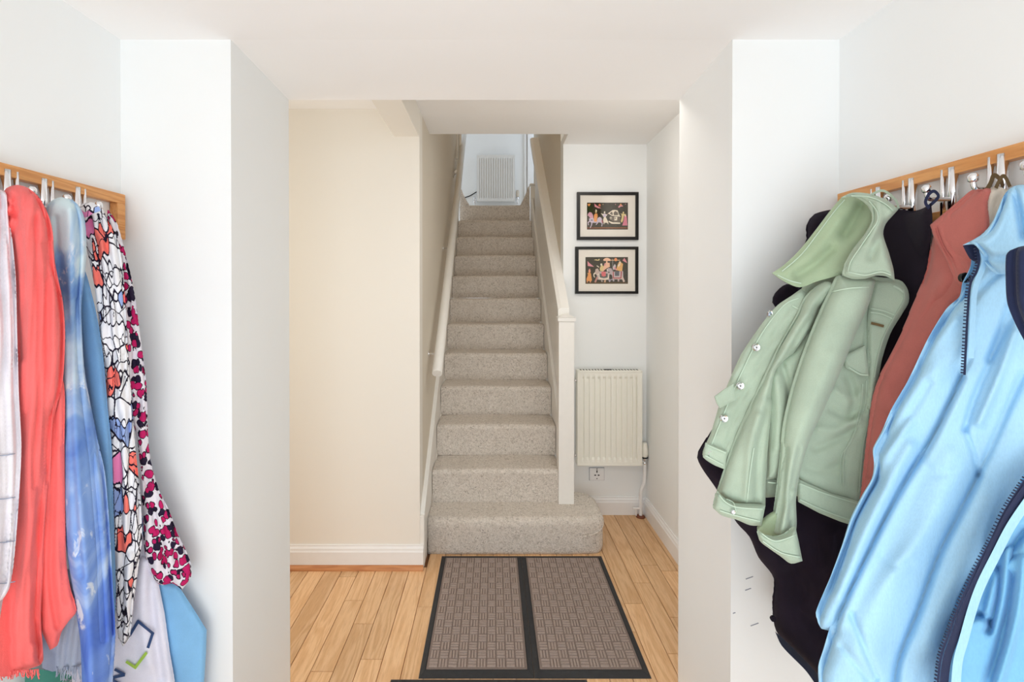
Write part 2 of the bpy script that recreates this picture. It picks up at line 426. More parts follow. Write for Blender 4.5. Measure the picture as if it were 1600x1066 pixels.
# ------------------------------------------------------------------ staircase
st_ = thing('staircase', 'straight staircase in speckled beige carpet rising between white walls', 'staircase')
G, R, Z1, YB = 0.234, 0.199, 0.201, 2.80
XA, XB = -0.358, 0.402
def step_prof(y, ynext, zb, zt):
    r = 0.026; p = [(y + 0.004, zb), (y, zb + 0.03), (y - 0.002, zt - 0.07)]
    cy, cz = y - 0.010 + r, zt - r
    for i in range(9):
        a = math.pi * (1.12 - i * 0.62 / 8)
        p.append((cy + r * math.cos(a), cz + r * math.sin(a)))
    p += [(ynext + 0.03, zt), (ynext + 0.03, zb)]
    return p
for m in range(1, 12):
    y, zb = YB + (m - 1) * G, Z1 + (m - 1) * R
    zt = zb + R; yn = y + G if m < 11 else 6.095
    prof = step_prof(y, yn, zb, zt)
    ns = 24; verts = []; faces = []; n = len(prof)
    for i in range(ns + 1):
        u = i / ns; x = XA + (XB - XA) * u
        e = min(u, 1 - u) * (XB - XA)
        drop = 0.008 * math.exp(-(e / 0.02) ** 2)
        for (py_, pz) in prof:
            wob = 0.0018 * math.sin(x * 31 + m * 2.1) * math.sin(pz * 40 + m)
            k = 1 if pz > zt - 0.09 else 0
            verts.append((x, py_ + wob + (0.004 * k * drop / 0.008), pz - drop * k + (0.002 * math.sin(x * 9 + m) * k)))
    for i in range(ns):
        for j in range(n):
            a, b = i * n + j, i * n + (j + 1) % n
            faces.append((a, b, b + n, a + n))
    faces.append(tuple(range(n))[::-1]); faces.append(tuple(ns * n + j for j in range(n)))
    o = link('step', verts, faces, 'carpet', st_)
    for p in o.data.polygons: p.use_smooth = len(p.vertices) == 4
    bmx = bmesh.new(); bmx.from_mesh(o.data); bmesh.ops.recalc_face_normals(bmx, faces=bmx.faces)
    for e in bmx.edges:
        if len(e.link_faces) == 2 and e.calc_face_angle(0) > 0.9: e.smooth = False
    bmx.to_mesh(o.data); bmx.free()
    if m == 11: o.name = 'landing_step'
# bullnose first step
out = [(XA, 2.86), (XA, 2.603), (-0.2, 2.600), (0.1, 2.600), (0.4, 2.600), (0.50, 2.602)]
cx, cy, rr = 0.545, 2.678, 0.076
for i in range(0, 10):
    a = -math.pi / 2 + 0.35 + i * (math.pi / 2 - 0.35) / 9
    out.append((cx + rr * math.cos(a), cy + rr * math.sin(a)))
out += [(0.622, 2.76), (0.620, 2.86), (0.600, 2.92), (0.56, 2.955), (0.50, 2.965), (0.44, 2.965), (0.44, 2.86)]
bm = bmesh.new()
rows = []
cxm = sum(p[0] for p in out) / len(out); 
for z, ins in ((0, 0.006), (0.02, 0.0), (0.12, 0.0), (0.15, -0.004), (0.175, -0.004), (0.190, 0.003), (0.198, 0.012), (0.201, 0.026)):
    row = []
    for i, (x, y) in enumerate(out):
        a, b = out[i - 1], out[(i + 1) % len(out)]
        t = Vector((b[0] - a[0], b[1] - a[1])).normalized(); nrm = Vector((-t.y, t.x))
        if y >= 2.86 and x < 0.45: nrm = Vector((0, 0))
        if i == 1: nrm = Vector((0, 1))
        if i == 0: nrm = Vector((0, 0))
        row.append(bm.verts.new((x + nrm.x * ins, y + nrm.y * ins, z)))
    rows.append(row)
for A, B in zip(rows, rows[1:]):
    for i in range(len(out)): bm.faces.new((A[i], A[(i + 1) % len(out)], B[(i + 1) % len(out)], B[i]))
bm.faces.new(rows[-1]); bm.faces.new(rows[0])
o = from_bm('bullnose_step', bm, 'carpet', st_)
for p in o.data.polygons: p.use_smooth = len(p.vertices) == 4
# carpet fold round the end of the bullnose
fold = [(0.50, 2.592, 0.105), (0.56, 2.597, 0.118), (0.605, 2.625, 0.135), (0.626, 2.68, 0.150), (0.628, 2.76, 0.155)]
tube('carpet_seam', cat(fold), 0.004, 'carpet', o)
# cheeks of carpet where the landing turns
for sx, x0, zt in ((-1, XA, 2.58), (1, XB, 2.61)):
    pr = [(x0, 2.37), (x0, zt)] + [(x0 - sx * (0.015 + 0.085 * t), zt - (zt - 2.40) * t ** 0.75) for t in (0.05, .2, .35, .5, .65, .8, 1.0)] + [(x0 - sx * 0.11, 2.37)]
    prism('carpeted_cheek', pr, 'Y', 5.17, 5.6, 'carpet', st_, smooth=True)
# strings
def string(name, x0, x1, ya, yb, off_top, off_bot):
    nose = lambda y: 0.535 + (R / G) * (y - 2.80)
    pr = [(ya, max(0.0, nose(ya) + off_bot)), (ya, nose(ya) + off_top), (yb, nose(yb) + off_top), (yb, nose(yb) + off_bot)]
    return prism(name, pr, 'X', x0, x1, 'rail', st_)
string('stair_string', SL, XA - 0.003, 2.50, 5.02, 0, -0.40)
string('stair_string', XB + 0.003, 0.425, 2.87, 5.05, 0, -0.40)
box('string_end_block', SL, XA - 0.004, LW + 0.001, 2.60, 0, 0.27, 'rail', st_, 0.002)
# newel
nw = box('newel_post', 0.387, 0.478, 2.775, 2.866, 0.200, 1.275, 'rail', st_, 0.003)
bm = bmesh.new(); add_box(bm, 0.381, 0.486, 2.768, 2.873, 1.275, 1.300); bmesh.ops.bevel(bm, geom=bm.edges[:], offset=0.003, segments=2, affect='EDGES')
tp = [bm.verts.new(p) for p in ((0.381, 2.768, 1.299), (0.486, 2.768, 1.299), (0.486, 2.873, 1.299), (0.381, 2.873, 1.299), (0.425, 2.81, 1.318), (0.442, 2.81, 1.318), (0.442, 2.831, 1.318), (0.425, 2.831, 1.318))]
for i in range(4): bm.faces.new((tp[i], tp[(i + 1) % 4], tp[4 + (i + 1) % 4], tp[4 + i]))
bm.faces.new(tp[4:])
from_bm('newel_cap', bm, 'rail', nw)
# sloping balustrade panel and its capping
z0c = lambda y: 1.325 + 0.856 * (y - 2.82)
prism('balustrade_panel', [(2.86, 0.30), (2.86, z0c(2.86) - 0.02), (4.78, z0c(4.78) - 0.02), (4.78, z0c(4.78) - 1.1), (3.3, 0.55)], 'X', 0.426, SR, 'rail', st_)
capv = []
for y in (2.84, 4.76):
    z = z0c(y); xi = 0.392 if y < 3 else 0.374
    capv += [(xi, y, z), (xi, y, z - 0.05), (SR, y, z - 0.05), (SR, y, z + 0.012), (xi + 0.02, y, z + 0.012)]
capv += [(0.40, 4.80, z0c(4.76) + .06)] * 0
fc = [(0, 1, 6, 5), (1, 2, 7, 6), (2, 3, 8, 7), (3, 4, 9, 8), (4, 0, 5, 9), (4, 3, 2, 1, 0), (5, 6, 7, 8, 9)]
link('balustrade_cap', capv, fc, 'rail', st_)
pt = box('landing_post', 0.405, 0.452, 5.06, 5.12, 2.2, 2.585, 'rail', st_, 0.002)
box('post_cap', 0.395, 0.462, 5.05, 5.13, 2.585, 2.605, 'rail', pt, 0.004)

# trims round the landing openings
struct('trim_2', SL - 0.10, SL + 0.022, 5.02, 5.04, 2.39, 4.8, 'rail', 0.002)
struct('trim_3', 0.405, 0.435, 6.10, 6.13, 2.39, 4.8, 'trim', 0.004)
struct('trim_4', 0.445, 0.52, 6.08, 6.13, 2.39, 4.8, 'trim', 0.006)
d1 = struct('door_1', -0.56, -0.50, 6.09, 6.13, 2.39, 4.4, 'trim', 0.003)
prism('baseboard_landing', skirt_prof(0, -1, 0.12), 'X', -2.2, 2.2, 'trim', kind='structure').location = (0, 6.13, 2.39)

# handrail on the left wall
hr = thing('handrail', 'round cream painted handrail fixed to the left wall of the stairs', 'handrail')
P0, P1 = Vector((-0.319, 2.71, 0.981)), Vector((-0.319, 5.25, 0.981 + 2.54 * 0.872))
d = (P1 - P0).normalized()
tube('rail', [P0, P0 + d * 0.003, P1], [0.0285, 0.0295, 0.0295], 'rail', hr, 28)
for t in (0.15, 1.22, 2.75):
    p = P0 + d * t
    tube('bracket', cat([(SL, p.y, p.z), (SL + 0.02, p.y, p.z), p], 4), [0.005] * 9, 'chrome', hr, 10)
    tube('wall_plate', [(SL, p.y, p.z), (SL + 0.004, p.y, p.z)], 0.017, 'chrome', hr, 16)
# short upper rail seen above it at the turn
ur = thing('upper_handrail', 'short cream handrail end at the top of the stairs, left wall', 'handrail')
tube('rail', [(-0.352, 4.55, 2.60), (-0.345, 4.95, 2.74), (-0.345, 5.0, 2.85), (-0.345, 5.0, 3.9)], 0.016, 'rail', ur, 14)
tube('bracket', [(SL, 4.62, 2.56), (-0.35, 4.62, 2.62)], 0.008, 'chrome', ur, 10)

# ------------------------------------------------------------------ radiators
def radiator(name, label, x0, x1, z0, z1, yf, ywall, nfl, mat, group=None):
    t = thing(name, label, 'radiator', group)
    wv = []; fv = []; nx, nz = nfl * 16, 40
    W, Hh = x1 - x0, z1 - z0; mx, mz = 0.028, 0.030
    for j in range(nz + 1):
        z = z0 + 0.006 + (Hh - 0.012) * j / nz
        for i in range(nx + 1):
            x = x0 + 0.004 + (W - 0.008) * i / nx
            u = (x - x0 - mx) / (W - 2 * mx)
            ez = min(z - z0, z1 - z)
            env = max(0, min(1, (ez - mz) / 0.018)); env = env * env * (3 - 2 * env)
            g = 0
            if 0 <= u <= 1:
                g = min(1, max(0, 0.5 + 4 * math.cos(2 * math.pi * (u * nfl))))
            wv.append((x, yf + 0.012 * g * env, z))
    for j in range(nz):
        for i in range(nx):
            a = j * (nx + 1) + i; fv.append((a, a + 1, a + nx + 2, a + nx + 1))
    pn = link('fluted_panel', wv, fv, mat, t, False)
    box('back_panel', x0 + 0.01, x1 - 0.01, yf + 0.045, yf + 0.052, z0 + 0.01, z1 - 0.01, mat, t)
    for a, b in ((x0 - 0.006, x0 + 0.006), (x1 - 0.006, x1 + 0.006)):
        box('side_panel', a, b, yf - 0.003, yf + 0.055, z0, z1, mat, t, 0.003)
    box('bottom_rail', x0, x1, yf - 0.001, yf + 0.012, z0 - 0.002, z0 + 0.012, mat, t, 0.003)
    tg = box('top_grille', x0 - 0.004, x1 + 0.004, yf - 0.003, yf + 0.055, z1 - 0.010, z1 + 0.004, mat, t, 0.003)
    n = int(W / 0.02)
    for i in range(n):
        x = x0 + 0.02 + (W - 0.04) * i / (n - 1)
        box('grille_slot', x - 0.005, x + 0.005, yf + 0.01, yf + 0.045, z1 + 0.003, z1 + 0.0045, 'dark', tg)
    for x in (x0 + 0.06, x1 - 0.06):
        box('wall_bracket', x - 0.015, x + 0.015, yf + 0.05, ywall, z0 + 0.05, z1 - 0.05, mat, t)
    return t
yf = BW - 0.075
a = at(903.5, 580, yf); b = at(1002, 728, yf)
rd = radiator('radiator', 'cream fluted panel radiator on the hall wall below the two pictures', a.x, b.x, b.z, a.z, yf, BW, 10, 'radp')
for z in (0.40, 0.88):
    tube('side_plug', [(a.x - 0.02, yf + 0.026, z), (a.x, yf + 0.026, z)], 0.009, 'chrome', rd, 10)
vx = at(1007.5, 705, yf + 0.026)
def lathe(name, c, prof, mat, parent, n=20):
    bm = bmesh.new(); rings = []
    for z, r in prof: rings.append([bm.verts.new((c[0] + r * math.cos(2 * math.pi * k / n), c[1] + r * math.sin(2 * math.pi * k / n), c[2] + z)) for k in range(n)])
    for A, B in zip(rings, rings[1:]):
        for k in range(n): bm.faces.new((A[k], A[(k + 1) % n], B[(k + 1) % n], B[k]))
    bm.faces.new(rings[0]); bm.faces.new(rings[-1])
    o = from_bm(name, bm, mat, parent)
    for p in o.data.polygons: p.use_smooth = len(p.vertices) == 4
    return o
zt = at(1007, 692, yf + 0.026).z; zb = at(1007, 714, yf + 0.026).z
vv = lathe('radiator_valve', (vx.x, yf + 0.026, zb), [(0, 0.016), (0.004, 0.0175), (0.02, 0.021), (0.05, 0.019), (zt - zb - 0.01, 0.015), (zt - zb, 0.013)], 'radp', rd)
lathe('valve_body', (vx.x, yf + 0.026, zb - 0.055), [(0, 0.008), (0.008, 0.011), (0.02, 0.011), (0.024, 0.008), (0.034, 0.009), (0.038, 0.0185), (0.055, 0.0185)], 'chrome', vv)
lathe('valve_collar', (vx.x, yf + 0.026, zb - 0.008), [(0, 0.019), (0.008, 0.019)], 'dark', vv)
tube('valve_tail', [(b.x, yf + 0.026, zb - 0.03), (vx.x, yf + 0.026, zb - 0.03)], 0.009, 'chrome', vv, 10)
pp = [(vx.x, yf + 0.026, zb - 0.05)] + [tuple(at(x, y, yf + 0.03)) for x, y in ((1007, 745), (1006, 755), (1002, 766), (1001, 778))] + [(at(1001, 790, yf + 0.03).x, yf + 0.03, 0.0)]
tube('pipe', cat(pp, 6), 0.0105, 'trim', rd, 14)
pxf = pp[-1][0]
lathe('pipe_collar', (pxf, yf + 0.03, 0.0), [(0, 0.028), (0.008, 0.026), (0.013, 0.018), (0.013, 0.010)], 'brown', rd)
pc = box('pipe_clip', pxf - 0.052, pxf - 0.006, yf + 0.02, yf + 0.034, 0.052, 0.062, 'trim', rd, 0.002)
box('clip_foot', pxf - 0.034, pxf - 0.026, yf + 0.022, yf + 0.032, 0.012, 0.056, 'trim', pc, 0.002)
box('bleed_key', 0.715, 0.760, yf + 0.012, yf + 0.03, a.z + 0.0045, a.z + 0.008, 'dark', rd, 0.001)

yf2 = 6.05
a2 = at(745.5, 242.5, yf2); b2 = at(804, 314.5, yf2)
r2 = radiator('radiator', 'white fluted radiator on the landing wall at the head of the stairs', a2.x, b2.x, b2.z, a2.z, yf2, 6.13, 14, 'rads')
lathe('radiator_valve', (b2.x + 0.04, yf2 + 0.026, b2.z + 0.055), [(0, 0.016), (0.03, 0.024), (0.07, 0.024), (0.09, 0.014)], 'cream', r2)
lathe('valve_body', (b2.x + 0.04, yf2 + 0.026, b2.z - 0.03), [(0, 0.010), (0.03, 0.012), (0.05, 0.018), (0.085, 0.020)], 'chrome', r2)
tube('pipe', [(b2.x + 0.04, yf2 + 0.026, b2.z - 0.03), (b2.x + 0.04, yf2 + 0.026, 2.39)], 0.01, 'trim', r2)
lathe('lockshield_valve', (a2.x - 0.035, yf2 + 0.026, b2.z - 0.02), [(0, 0.010), (0.03, 0.018), (0.05, 0.012), (0.085, 0.012)], 'chrome', r2)
tube('valve_tail', [(a2.x - 0.035, yf2 + 0.026, b2.z + 0.02), (a2.x + 0.01, yf2 + 0.026, b2.z + 0.02)], 0.01, 'chrome', r2)
tube('pipe', [(a2.x - 0.035, yf2 + 0.026, b2.z - 0.02), (a2.x - 0.035, yf2 + 0.026, 2.39)], 0.01, 'trim', r2)
cb = tube('cable', cat([tuple(at(*p)) for p in ((722, 310, 6.12), (732, 307, 6.12), (738, 304, 6.12), (746, 299, 6.11))], 6), 0.006, 'dark', None, 8)
cb['label'] = 'dark cable running along the wall left of the landing radiator'; cb['category'] = 'cable'

# ------------------------------------------------------------------ socket
sk = thing('wall_socket', 'white single wall socket with pin holes just below the hall radiator', 'socket')
a = at(921, 731, BW); b = at(943.5, 750, BW)
box('plate_shadow_rim', a.x - 0.0022, b.x + 0.0022, BW - 0.003, BW, b.z - 0.0022, a.z + 0.0022, 'scuff_and_shadow', sk)  # grey rim painting the thin shadow round the face plate
box('face_plate', a.x, b.x, BW - 0.009, BW, b.z, a.z, 'trim', sk, 0.003)
cxs, czs = (a.x + b.x) / 2, (a.z + b.z) / 2
for dx, dz, ww, hh in ((0, .018, .0035, .008), (-.011, -.006, .006, .0035), (.011, -.006, .006, .0035), (0, -.028, .003, .003), (0, .034, .003, .003)):
    box('pin_hole', cxs + dx - ww, cxs + dx + ww, BW - 0.0098, BW - 0.0088, czs + dz - hh, czs + dz + hh, 'dark', sk)

# ------------------------------------------------------------------ pictures
def picture(name, label, z0, sc, outer, matr, prt, polys):
    t = thing(name, label, 'picture', 'framed miniature paintings on the hall wall')
    cv = lambda x, y, Y: at(z0[0] + x / sc, z0[1] + y / sc, Y)
    yb, yfr = BW, BW - 0.020
    A, B = cv(outer[0], outer[1], yfr), cv(outer[2], outer[3], yfr)
    a, b = cv(matr[0], matr[1], yfr), cv(matr[2], matr[3], yfr)
    bm = bmesh.new()
    for q in ((A.x, a.x, B.z, A.z), (b.x, B.x, B.z, A.z), (a.x, b.x, a.z, A.z), (a.x, b.x, B.z, b.z)):
        add_box(bm, q[0], q[1], yfr, yb, q[2], q[3])
    from_bm('frame', bm, 'frame', t)
    p0, p1 = cv(prt[0], prt[1], yfr + 0.008), cv(prt[2], prt[3], yfr + 0.008)
    bm = bmesh.new()
    for q in ((a.x, p0.x, b.z, a.z), (p1.x, b.x, b.z, a.z), (p0.x, p1.x, p0.z, a.z), (p0.x, p1.x, b.z, p1.z)):
        add_box(bm, q[0], q[1], yfr + 0.008, yfr + 0.011, q[2], q[3])
    from_bm('mount', bm, 'card', t)
    verts, faces, cols = [], [], []
    base = [((prt[0] - 12, prt[1] - 12), (prt[2] + 12, prt[1] - 12), (prt[2] + 12, prt[3] + 12), (prt[0] - 12, prt[3] + 12))]
    allp = [(base[0], (60, 54, 40))] + polys
    for i, (pl, c) in enumerate(allp):
        y = yfr + 0.0125 - i * 0.00004
        idx = len(verts)
        for (x, yy) in pl: verts.append(cv(x, yy, y))
        faces.append(tuple(range(idx, idx + len(pl)))[::-1]); cols.append(lin(c))
    o = link('painting', verts, faces, 'paint', t)
    at_ = o.data.color_attributes.new('Col', 'FLOAT_COLOR', 'CORNER')
    for p in o.data.polygons:
        for li in p.loop_indices: at_.data[li].color = cols[p.index]
    g = box('glazing', a.x, b.x, yfr + 0.004, yfr + 0.0055, b.z, a.z, 'glass', t)
    return t
def disc(x, y, rx, ry, n=10): return [(x + rx * math.cos(2 * math.pi * k / n), y + ry * math.sin(2 * math.pi * k / n)) for k in range(n)]
def stroke(a, b, w):
    dx, dy = b[0] - a[0], b[1] - a[1]; L = math.hypot(dx, dy) or 1; nx, ny = -dy / L * w / 2, dx / L * w / 2
    return [(a[0] + nx, a[1] + ny), (b[0] + nx, b[1] + ny), (b[0] - nx, b[1] - ny), (a[0] - nx, a[1] - ny)]
PK, OR, LV, IV, YL, GR, RD, BR = (226, 150, 158), (232, 158, 92), (206, 192, 208), (236, 224, 204), (222, 200, 140), (112, 100, 88), (186, 84, 92), (112, 66, 40)
p1 = [
    ([(262, 770), (1022, 770), (1022, 800), (262, 800)], BR), ([(262, 345), (360, 345), (380, 520), (262, 520)], (50, 58, 28)),
    (stroke((400, 782), (980, 782), 8), (160, 110, 60)),
    ([(275, 340), (330, 335), (318, 365), (298, 390), (280, 365)], OR), ([(400, 330), (440, 370), (530, 420), (470, 420), (405, 390)], PK), ([(470, 370), (490, 335), (515, 350), (518, 385), (490, 385)], (214, 130, 96)),
    ([(835, 400), (860, 370), (920, 365), (930, 385), (885, 390), (860, 412)], PK), ([(865, 365), (880, 335), (900, 340), (905, 368)], OR),
    (disc(560, 350, 9, 6), YL), (disc(790, 350, 8, 8), PK), (disc(975, 345, 8, 8), PK),
    # horse
    ([(290, 560), (272, 560), (285, 515), (310, 490), (345, 500), (375, 545), (380, 620), (340, 620), (310, 590)], (216, 164, 180)),
    ([(300, 610), (380, 600), (400, 655), (440, 672), (460, 600), (500, 580), (530, 600), (545, 660), (520, 690), (480, 680), (430, 690), (340, 690), (305, 660)], LV),
    (stroke((320, 650), (280, 690), 20), LV), (stroke((283, 685), (292, 735), 15), LV), (stroke((355, 680), (345, 735), 20), LV), (stroke((345, 735), (322, 785), 15), LV),
    (stroke((470, 675), (430, 725), 16), LV), (stroke((520, 670), (545, 705), 16), LV), (stroke((545, 700), (535, 755), 14), LV), (stroke((330, 640), (370, 640), 14), (70, 60, 70)),
    ([(530, 640), (545, 640), (560, 690), (545, 690)], RD),
    # rider
    ([(395, 540), (420, 515), (455, 520), (462, 570), (445, 620), (448, 670), (395, 668), (388, 620)], OR), (disc(430, 485, 17, 22), YL), ([(415, 465), (425, 440), (450, 460), (445, 475)], IV),
    # attendant
    ([(545, 545), (520, 512), (550, 525), (590, 520), (640, 540), (610, 580), (640, 640), (660, 690), (570, 690), (560, 640), (575, 590)], IV), ([(560, 530), (600, 520), (625, 560), (585, 590), (560, 570)], LV), (disc(588, 497, 14, 20), IV),
    (stroke((580, 690), (575, 715), 14), IV), (stroke((645, 690), (655, 715), 12), IV), (stroke((640, 530), (655, 520), 8), PK),
    # litter
    ([(650, 515), (735, 455), (780, 450), (830, 460), (865, 550), (890, 580), (720, 560)], IV), ([(680, 515), (725, 480), (745, 540), (720, 545)], GR), ([(755, 505), (785, 470), (820, 490), (840, 548), (760, 552)], GR), ([(825, 480), (838, 500), (850, 545), (835, 530)], GR),
    ([(675, 575), (880, 575), (875, 690), (790, 690), (690, 630)], GR), (disc(705, 600, 20, 22), IV), (disc(706, 602, 11, 13), (40, 34, 40)), ([(765, 580), (825, 580), (820, 645), (770, 648)], IV), ([(775, 590), (790, 590), (795, 620), (775, 615)], GR),
    ([(660, 650), (740, 680), (880, 685), (875, 712), (720, 708), (665, 675)], IV),
    # bearers
    ([(900, 530), (870, 522), (920, 520), (990, 530), (975, 545), (945, 560), (935, 640), (905, 690), (885, 660), (905, 590)], YL), (disc(936, 502, 14, 20), YL),
    ([(955, 560), (990, 545), (1000, 600), (1010, 740), (915, 740), (945, 640)], (222, 130, 150)), (disc(972, 560, 13, 17), IV),
]
picture('framed_picture', 'black framed painting of a white horse and rider, upper of the two pictures', (895, 290), 11.845, (80, 120, 1218, 1005), (138, 175, 1162, 948), (262, 315, 1022, 815), p1)
p2 = [
    ([(222, 740), (968, 740), (968, 770), (222, 770)], (92, 72, 40)),
    ([(258, 370), (290, 405), (375, 472), (262, 458)], PK), ([(905, 315), (930, 355), (955, 405), (910, 385), (870, 360)], PK),
    ([(370, 350), (410, 340), (440, 350), (460, 330), (472, 335), (465, 362), (420, 362)], YL),
    ([(530, 350), (560, 322), (600, 312), (640, 325), (665, 345), (660, 370), (545, 368)], (244, 196, 164)), (stroke((668, 355), (830, 355), 12), (236, 196, 150)), (disc(752, 345, 26, 30), (240, 150, 96)),
    # attendant
    ([(255, 585), (300, 560), (318, 590), (335, 705), (325, 725), (240, 720), (240, 680), (268, 610)], OR), (disc(293, 545, 20, 28), (240, 170, 140)), ([(280, 520), (296, 500), (308, 520)], PK), (stroke((255, 722), (252, 745), 14), (236, 150, 110)), (stroke((308, 722), (308, 748), 14), (236, 150, 110)),
    # first elephant
    ([(420, 580), (455, 550), (620, 560), (640, 640), (635, 700), (460, 700), (415, 690), (425, 640)], (196, 180, 176)), ([(390, 560), (400, 510), (440, 500), (460, 540), (450, 600), (420, 620), (390, 590)], (200, 178, 168)),
    (stroke((395, 575), (370, 600), 22), IV), (stroke((368, 598), (372, 645), 16), IV), (stroke((372, 645), (390, 655), 12), IV), (stroke((430, 620), (455, 590), 16), IV),
    (stroke((430, 650), (390, 745), 30), (196, 140, 128)), (stroke((500, 690), (515, 735), 26), (170, 158, 150)), (stroke((570, 690), (560, 745), 30), (206, 160, 130)), (stroke((630, 680), (650, 735), 28), (176, 160, 170)),
    ([(455, 590), (470, 660), (540, 682), (610, 672), (625, 590), (640, 600), (625, 690), (540, 700), (455, 680)], IV),
    ([(475, 590), (610, 590), (610, 655), (540, 668), (475, 655)], (92, 98, 92)), ([(500, 560), (575, 555), (580, 630), (545, 645), (505, 630)], (222, 112, 116)),
    # riders
    ([(470, 500), (500, 440), (530, 450), (560, 500), (520, 550), (480, 545)], YL), (disc(500, 432, 18, 22), IV), ([(540, 470), (560, 410), (600, 400), (645, 400), (650, 470), (590, 500), (520, 560)], (240, 190, 160)), (disc(595, 390, 15, 22), (244, 196, 164)), (disc(565, 430, 16, 20), PK), (stroke((420, 450), (460, 480), 14), IV),
    # second elephant
    ([(590, 520), (625, 490), (680, 500), (700, 560), (690, 620), (650, 600), (640, 560), (600, 555)], (188, 172, 176)), (stroke((600, 510), (615, 545), 12), IV), (stroke((640, 580), (625, 640), 20), (214, 196, 190)),
    ([(680, 560), (880, 545), (885, 640), (870, 690), (700, 690)], (200, 184, 184)), (stroke((700, 680), (720, 725), 28), (180, 166, 176)), (stroke((800, 685), (800, 730), 30), (186, 160, 160)), (stroke((860, 640), (900, 735), 34), (214, 190, 178)), (stroke((640, 710), (690, 690), 18), (160, 150, 170)),
    ([(700, 560), (705, 680), (850, 680), (862, 555), (842, 550), (835, 660), (720, 660), (718, 560)], (178, 80, 84)), ([(735, 560), (815, 550), (812, 630), (740, 632)], (96, 100, 108)), (stroke((700, 684), (860, 684), 8), IV),
    ([(700, 480), (735, 420), (755, 450), (745, 520), (710, 520)], (206, 196, 200)), ([(770, 480), (800, 400), (840, 390), (880, 420), (865, 545), (820, 545), (760, 530)], (232, 178, 110)), (disc(826, 395, 18, 22), (240, 214, 180)), ([(790, 440), (820, 410), (835, 430), (800, 480)], IV), (stroke((720, 480), (770, 530), 22), PK),
    (stroke((696, 330), (704, 560), 5), (200, 196, 190)),
]
picture('framed_picture', 'black framed painting of two elephants with riders, lower of the two pictures', (895, 375), 11.218, (45, 118, 1150, 945), (102, 165, 1098, 900), (222, 300, 968, 770), p2)

# ------------------------------------------------------------------ door mats
def doormat(label, x0, x1, y0, y1, seed):
    t = thing('doormat', label, 'doormat', 'pair of doormats at the foot of the stairs')
    bw = 0.024; bf = 0.038; z = 0.009
    def ringm(bm, ax0, ax1, ay0, ay1, bx0, bx1, by0, by1, za, zb):
        A = [bm.verts.new(p) for p in ((ax0, ay0, za), (ax1, ay0, za), (ax1, ay1, za), (ax0, ay1, za))]
        B = [bm.verts.new(p) for p in ((bx0, by0, zb), (bx1, by0, zb), (bx1, by1, zb), (bx0, by1, zb))]
        for i in range(4): bm.faces.new((A[i], A[(i + 1) % 4], B[(i + 1) % 4], B[i]))
        return A, B
    bm = bmesh.new()
    ringm(bm, x0, x1, y0, y1, x0 + 0.001, x1 - 0.001, y0 + 0.001, y1 - 0.001, 0.0, 0.002)
    ringm(bm, x0 + 0.001, x1 - 0.001, y0 + 0.001, y1 - 0.001, x0 + bw * 0.8, x1 - bw * 0.8, y0 + bf * 0.8, y1 - bw * 0.8, 0.002, 0.006)
    ringm(bm, x0 + bw * 0.8, x1 - bw * 0.8, y0 + bf * 0.8, y1 - bw * 0.8, x0 + bw, x1 - bw, y0 + bf, y1 - bw, 0.006, 0.004)
    bmesh.ops.remove_doubles(bm, verts=bm.verts, dist=0.0001)
    from_bm('rubber_border', bm, 'black', t)
    ix0, ix1, iy0, iy1 = x0 + bw, x1 - bw, y0 + bf, y1 - bw
    pl = box('pile', ix0, ix1, iy0, iy1, 0.0005, 0.0068, 'mat_pile', t, 0.001)
    nc, nr = 10, 17; cw, ch = (ix1 - ix0 - 0.012) / nc, (iy1 - iy0 - 0.012) / nr
    vs, fs = [], []; r = random.Random(seed)
    def bar(xa, xb, ya, yb):
        h = 0.0098 + r.uniform(-0.0006, 0.0004); c = 0.0012; i = len(vs)
        vs.extend([(xa, ya, 0.0066), (xb, ya, 0.0066), (xb, yb, 0.0066), (xa, yb, 0.0066), (xa + c, ya + c, h), (xb - c, ya + c, h), (xb - c, yb - c, h), (xa + c, yb - c, h)])
        fs.extend([(i, i + 1, i + 5, i + 4), (i + 1, i + 2, i + 6, i + 5), (i + 2, i + 3, i + 7, i + 6), (i + 3, i, i + 4, i + 7), (i + 4, i + 5, i + 6, i + 7)])
    for i in range(nc):
        for j in range(nr):
            xa, ya = ix0 + 0.006 + i * cw, iy0 + 0.006 + j * ch; g = 0.0022
            for k in range(3):
                jx = r.uniform(-0.0006, 0.0006)
                if (i + j) % 2:
                    q = (cw - g) / 3; bar(xa + g / 2 + k * q + 0.001 + jx, xa + g / 2 + (k + 1) * q - 0.002 + jx, ya + g, ya + ch - g)
                else:
                    q = (ch - g) / 3; bar(xa + g, xa + cw - g, ya + g / 2 + k * q + 0.001 + jx, ya + g / 2 + (k + 1) * q - 0.002 + jx)
    link('raised_rib', vs, fs, 'mat_rib', t, kind='stuff')
    return t
doormat('taupe doormat with black rubber border at the stair foot, on the handrail side', -0.279, 0.156, 1.765, 2.585, 1)
doormat('taupe doormat with black rubber border at the stair foot, on the radiator side', 0.1562, 0.595, 1.765, 2.585, 2)
dm = thing('threshold_mat', 'thin black rubber mat lying in the opening in front of the doormats', 'mat')
box('rubber_sheet', -0.38, 0.35, 1.15, 1.757, 0.0, 0.004, 'black', dm, 0.0015)
bm = bmesh.new()
for i in range(18):
    add_box(bm, -0.36, 0.33, 1.165 + i * 0.033, 1.172 + i * 0.033, 0.0038, 0.006)
from_bm('tread_rib', bm, 'black', dm)

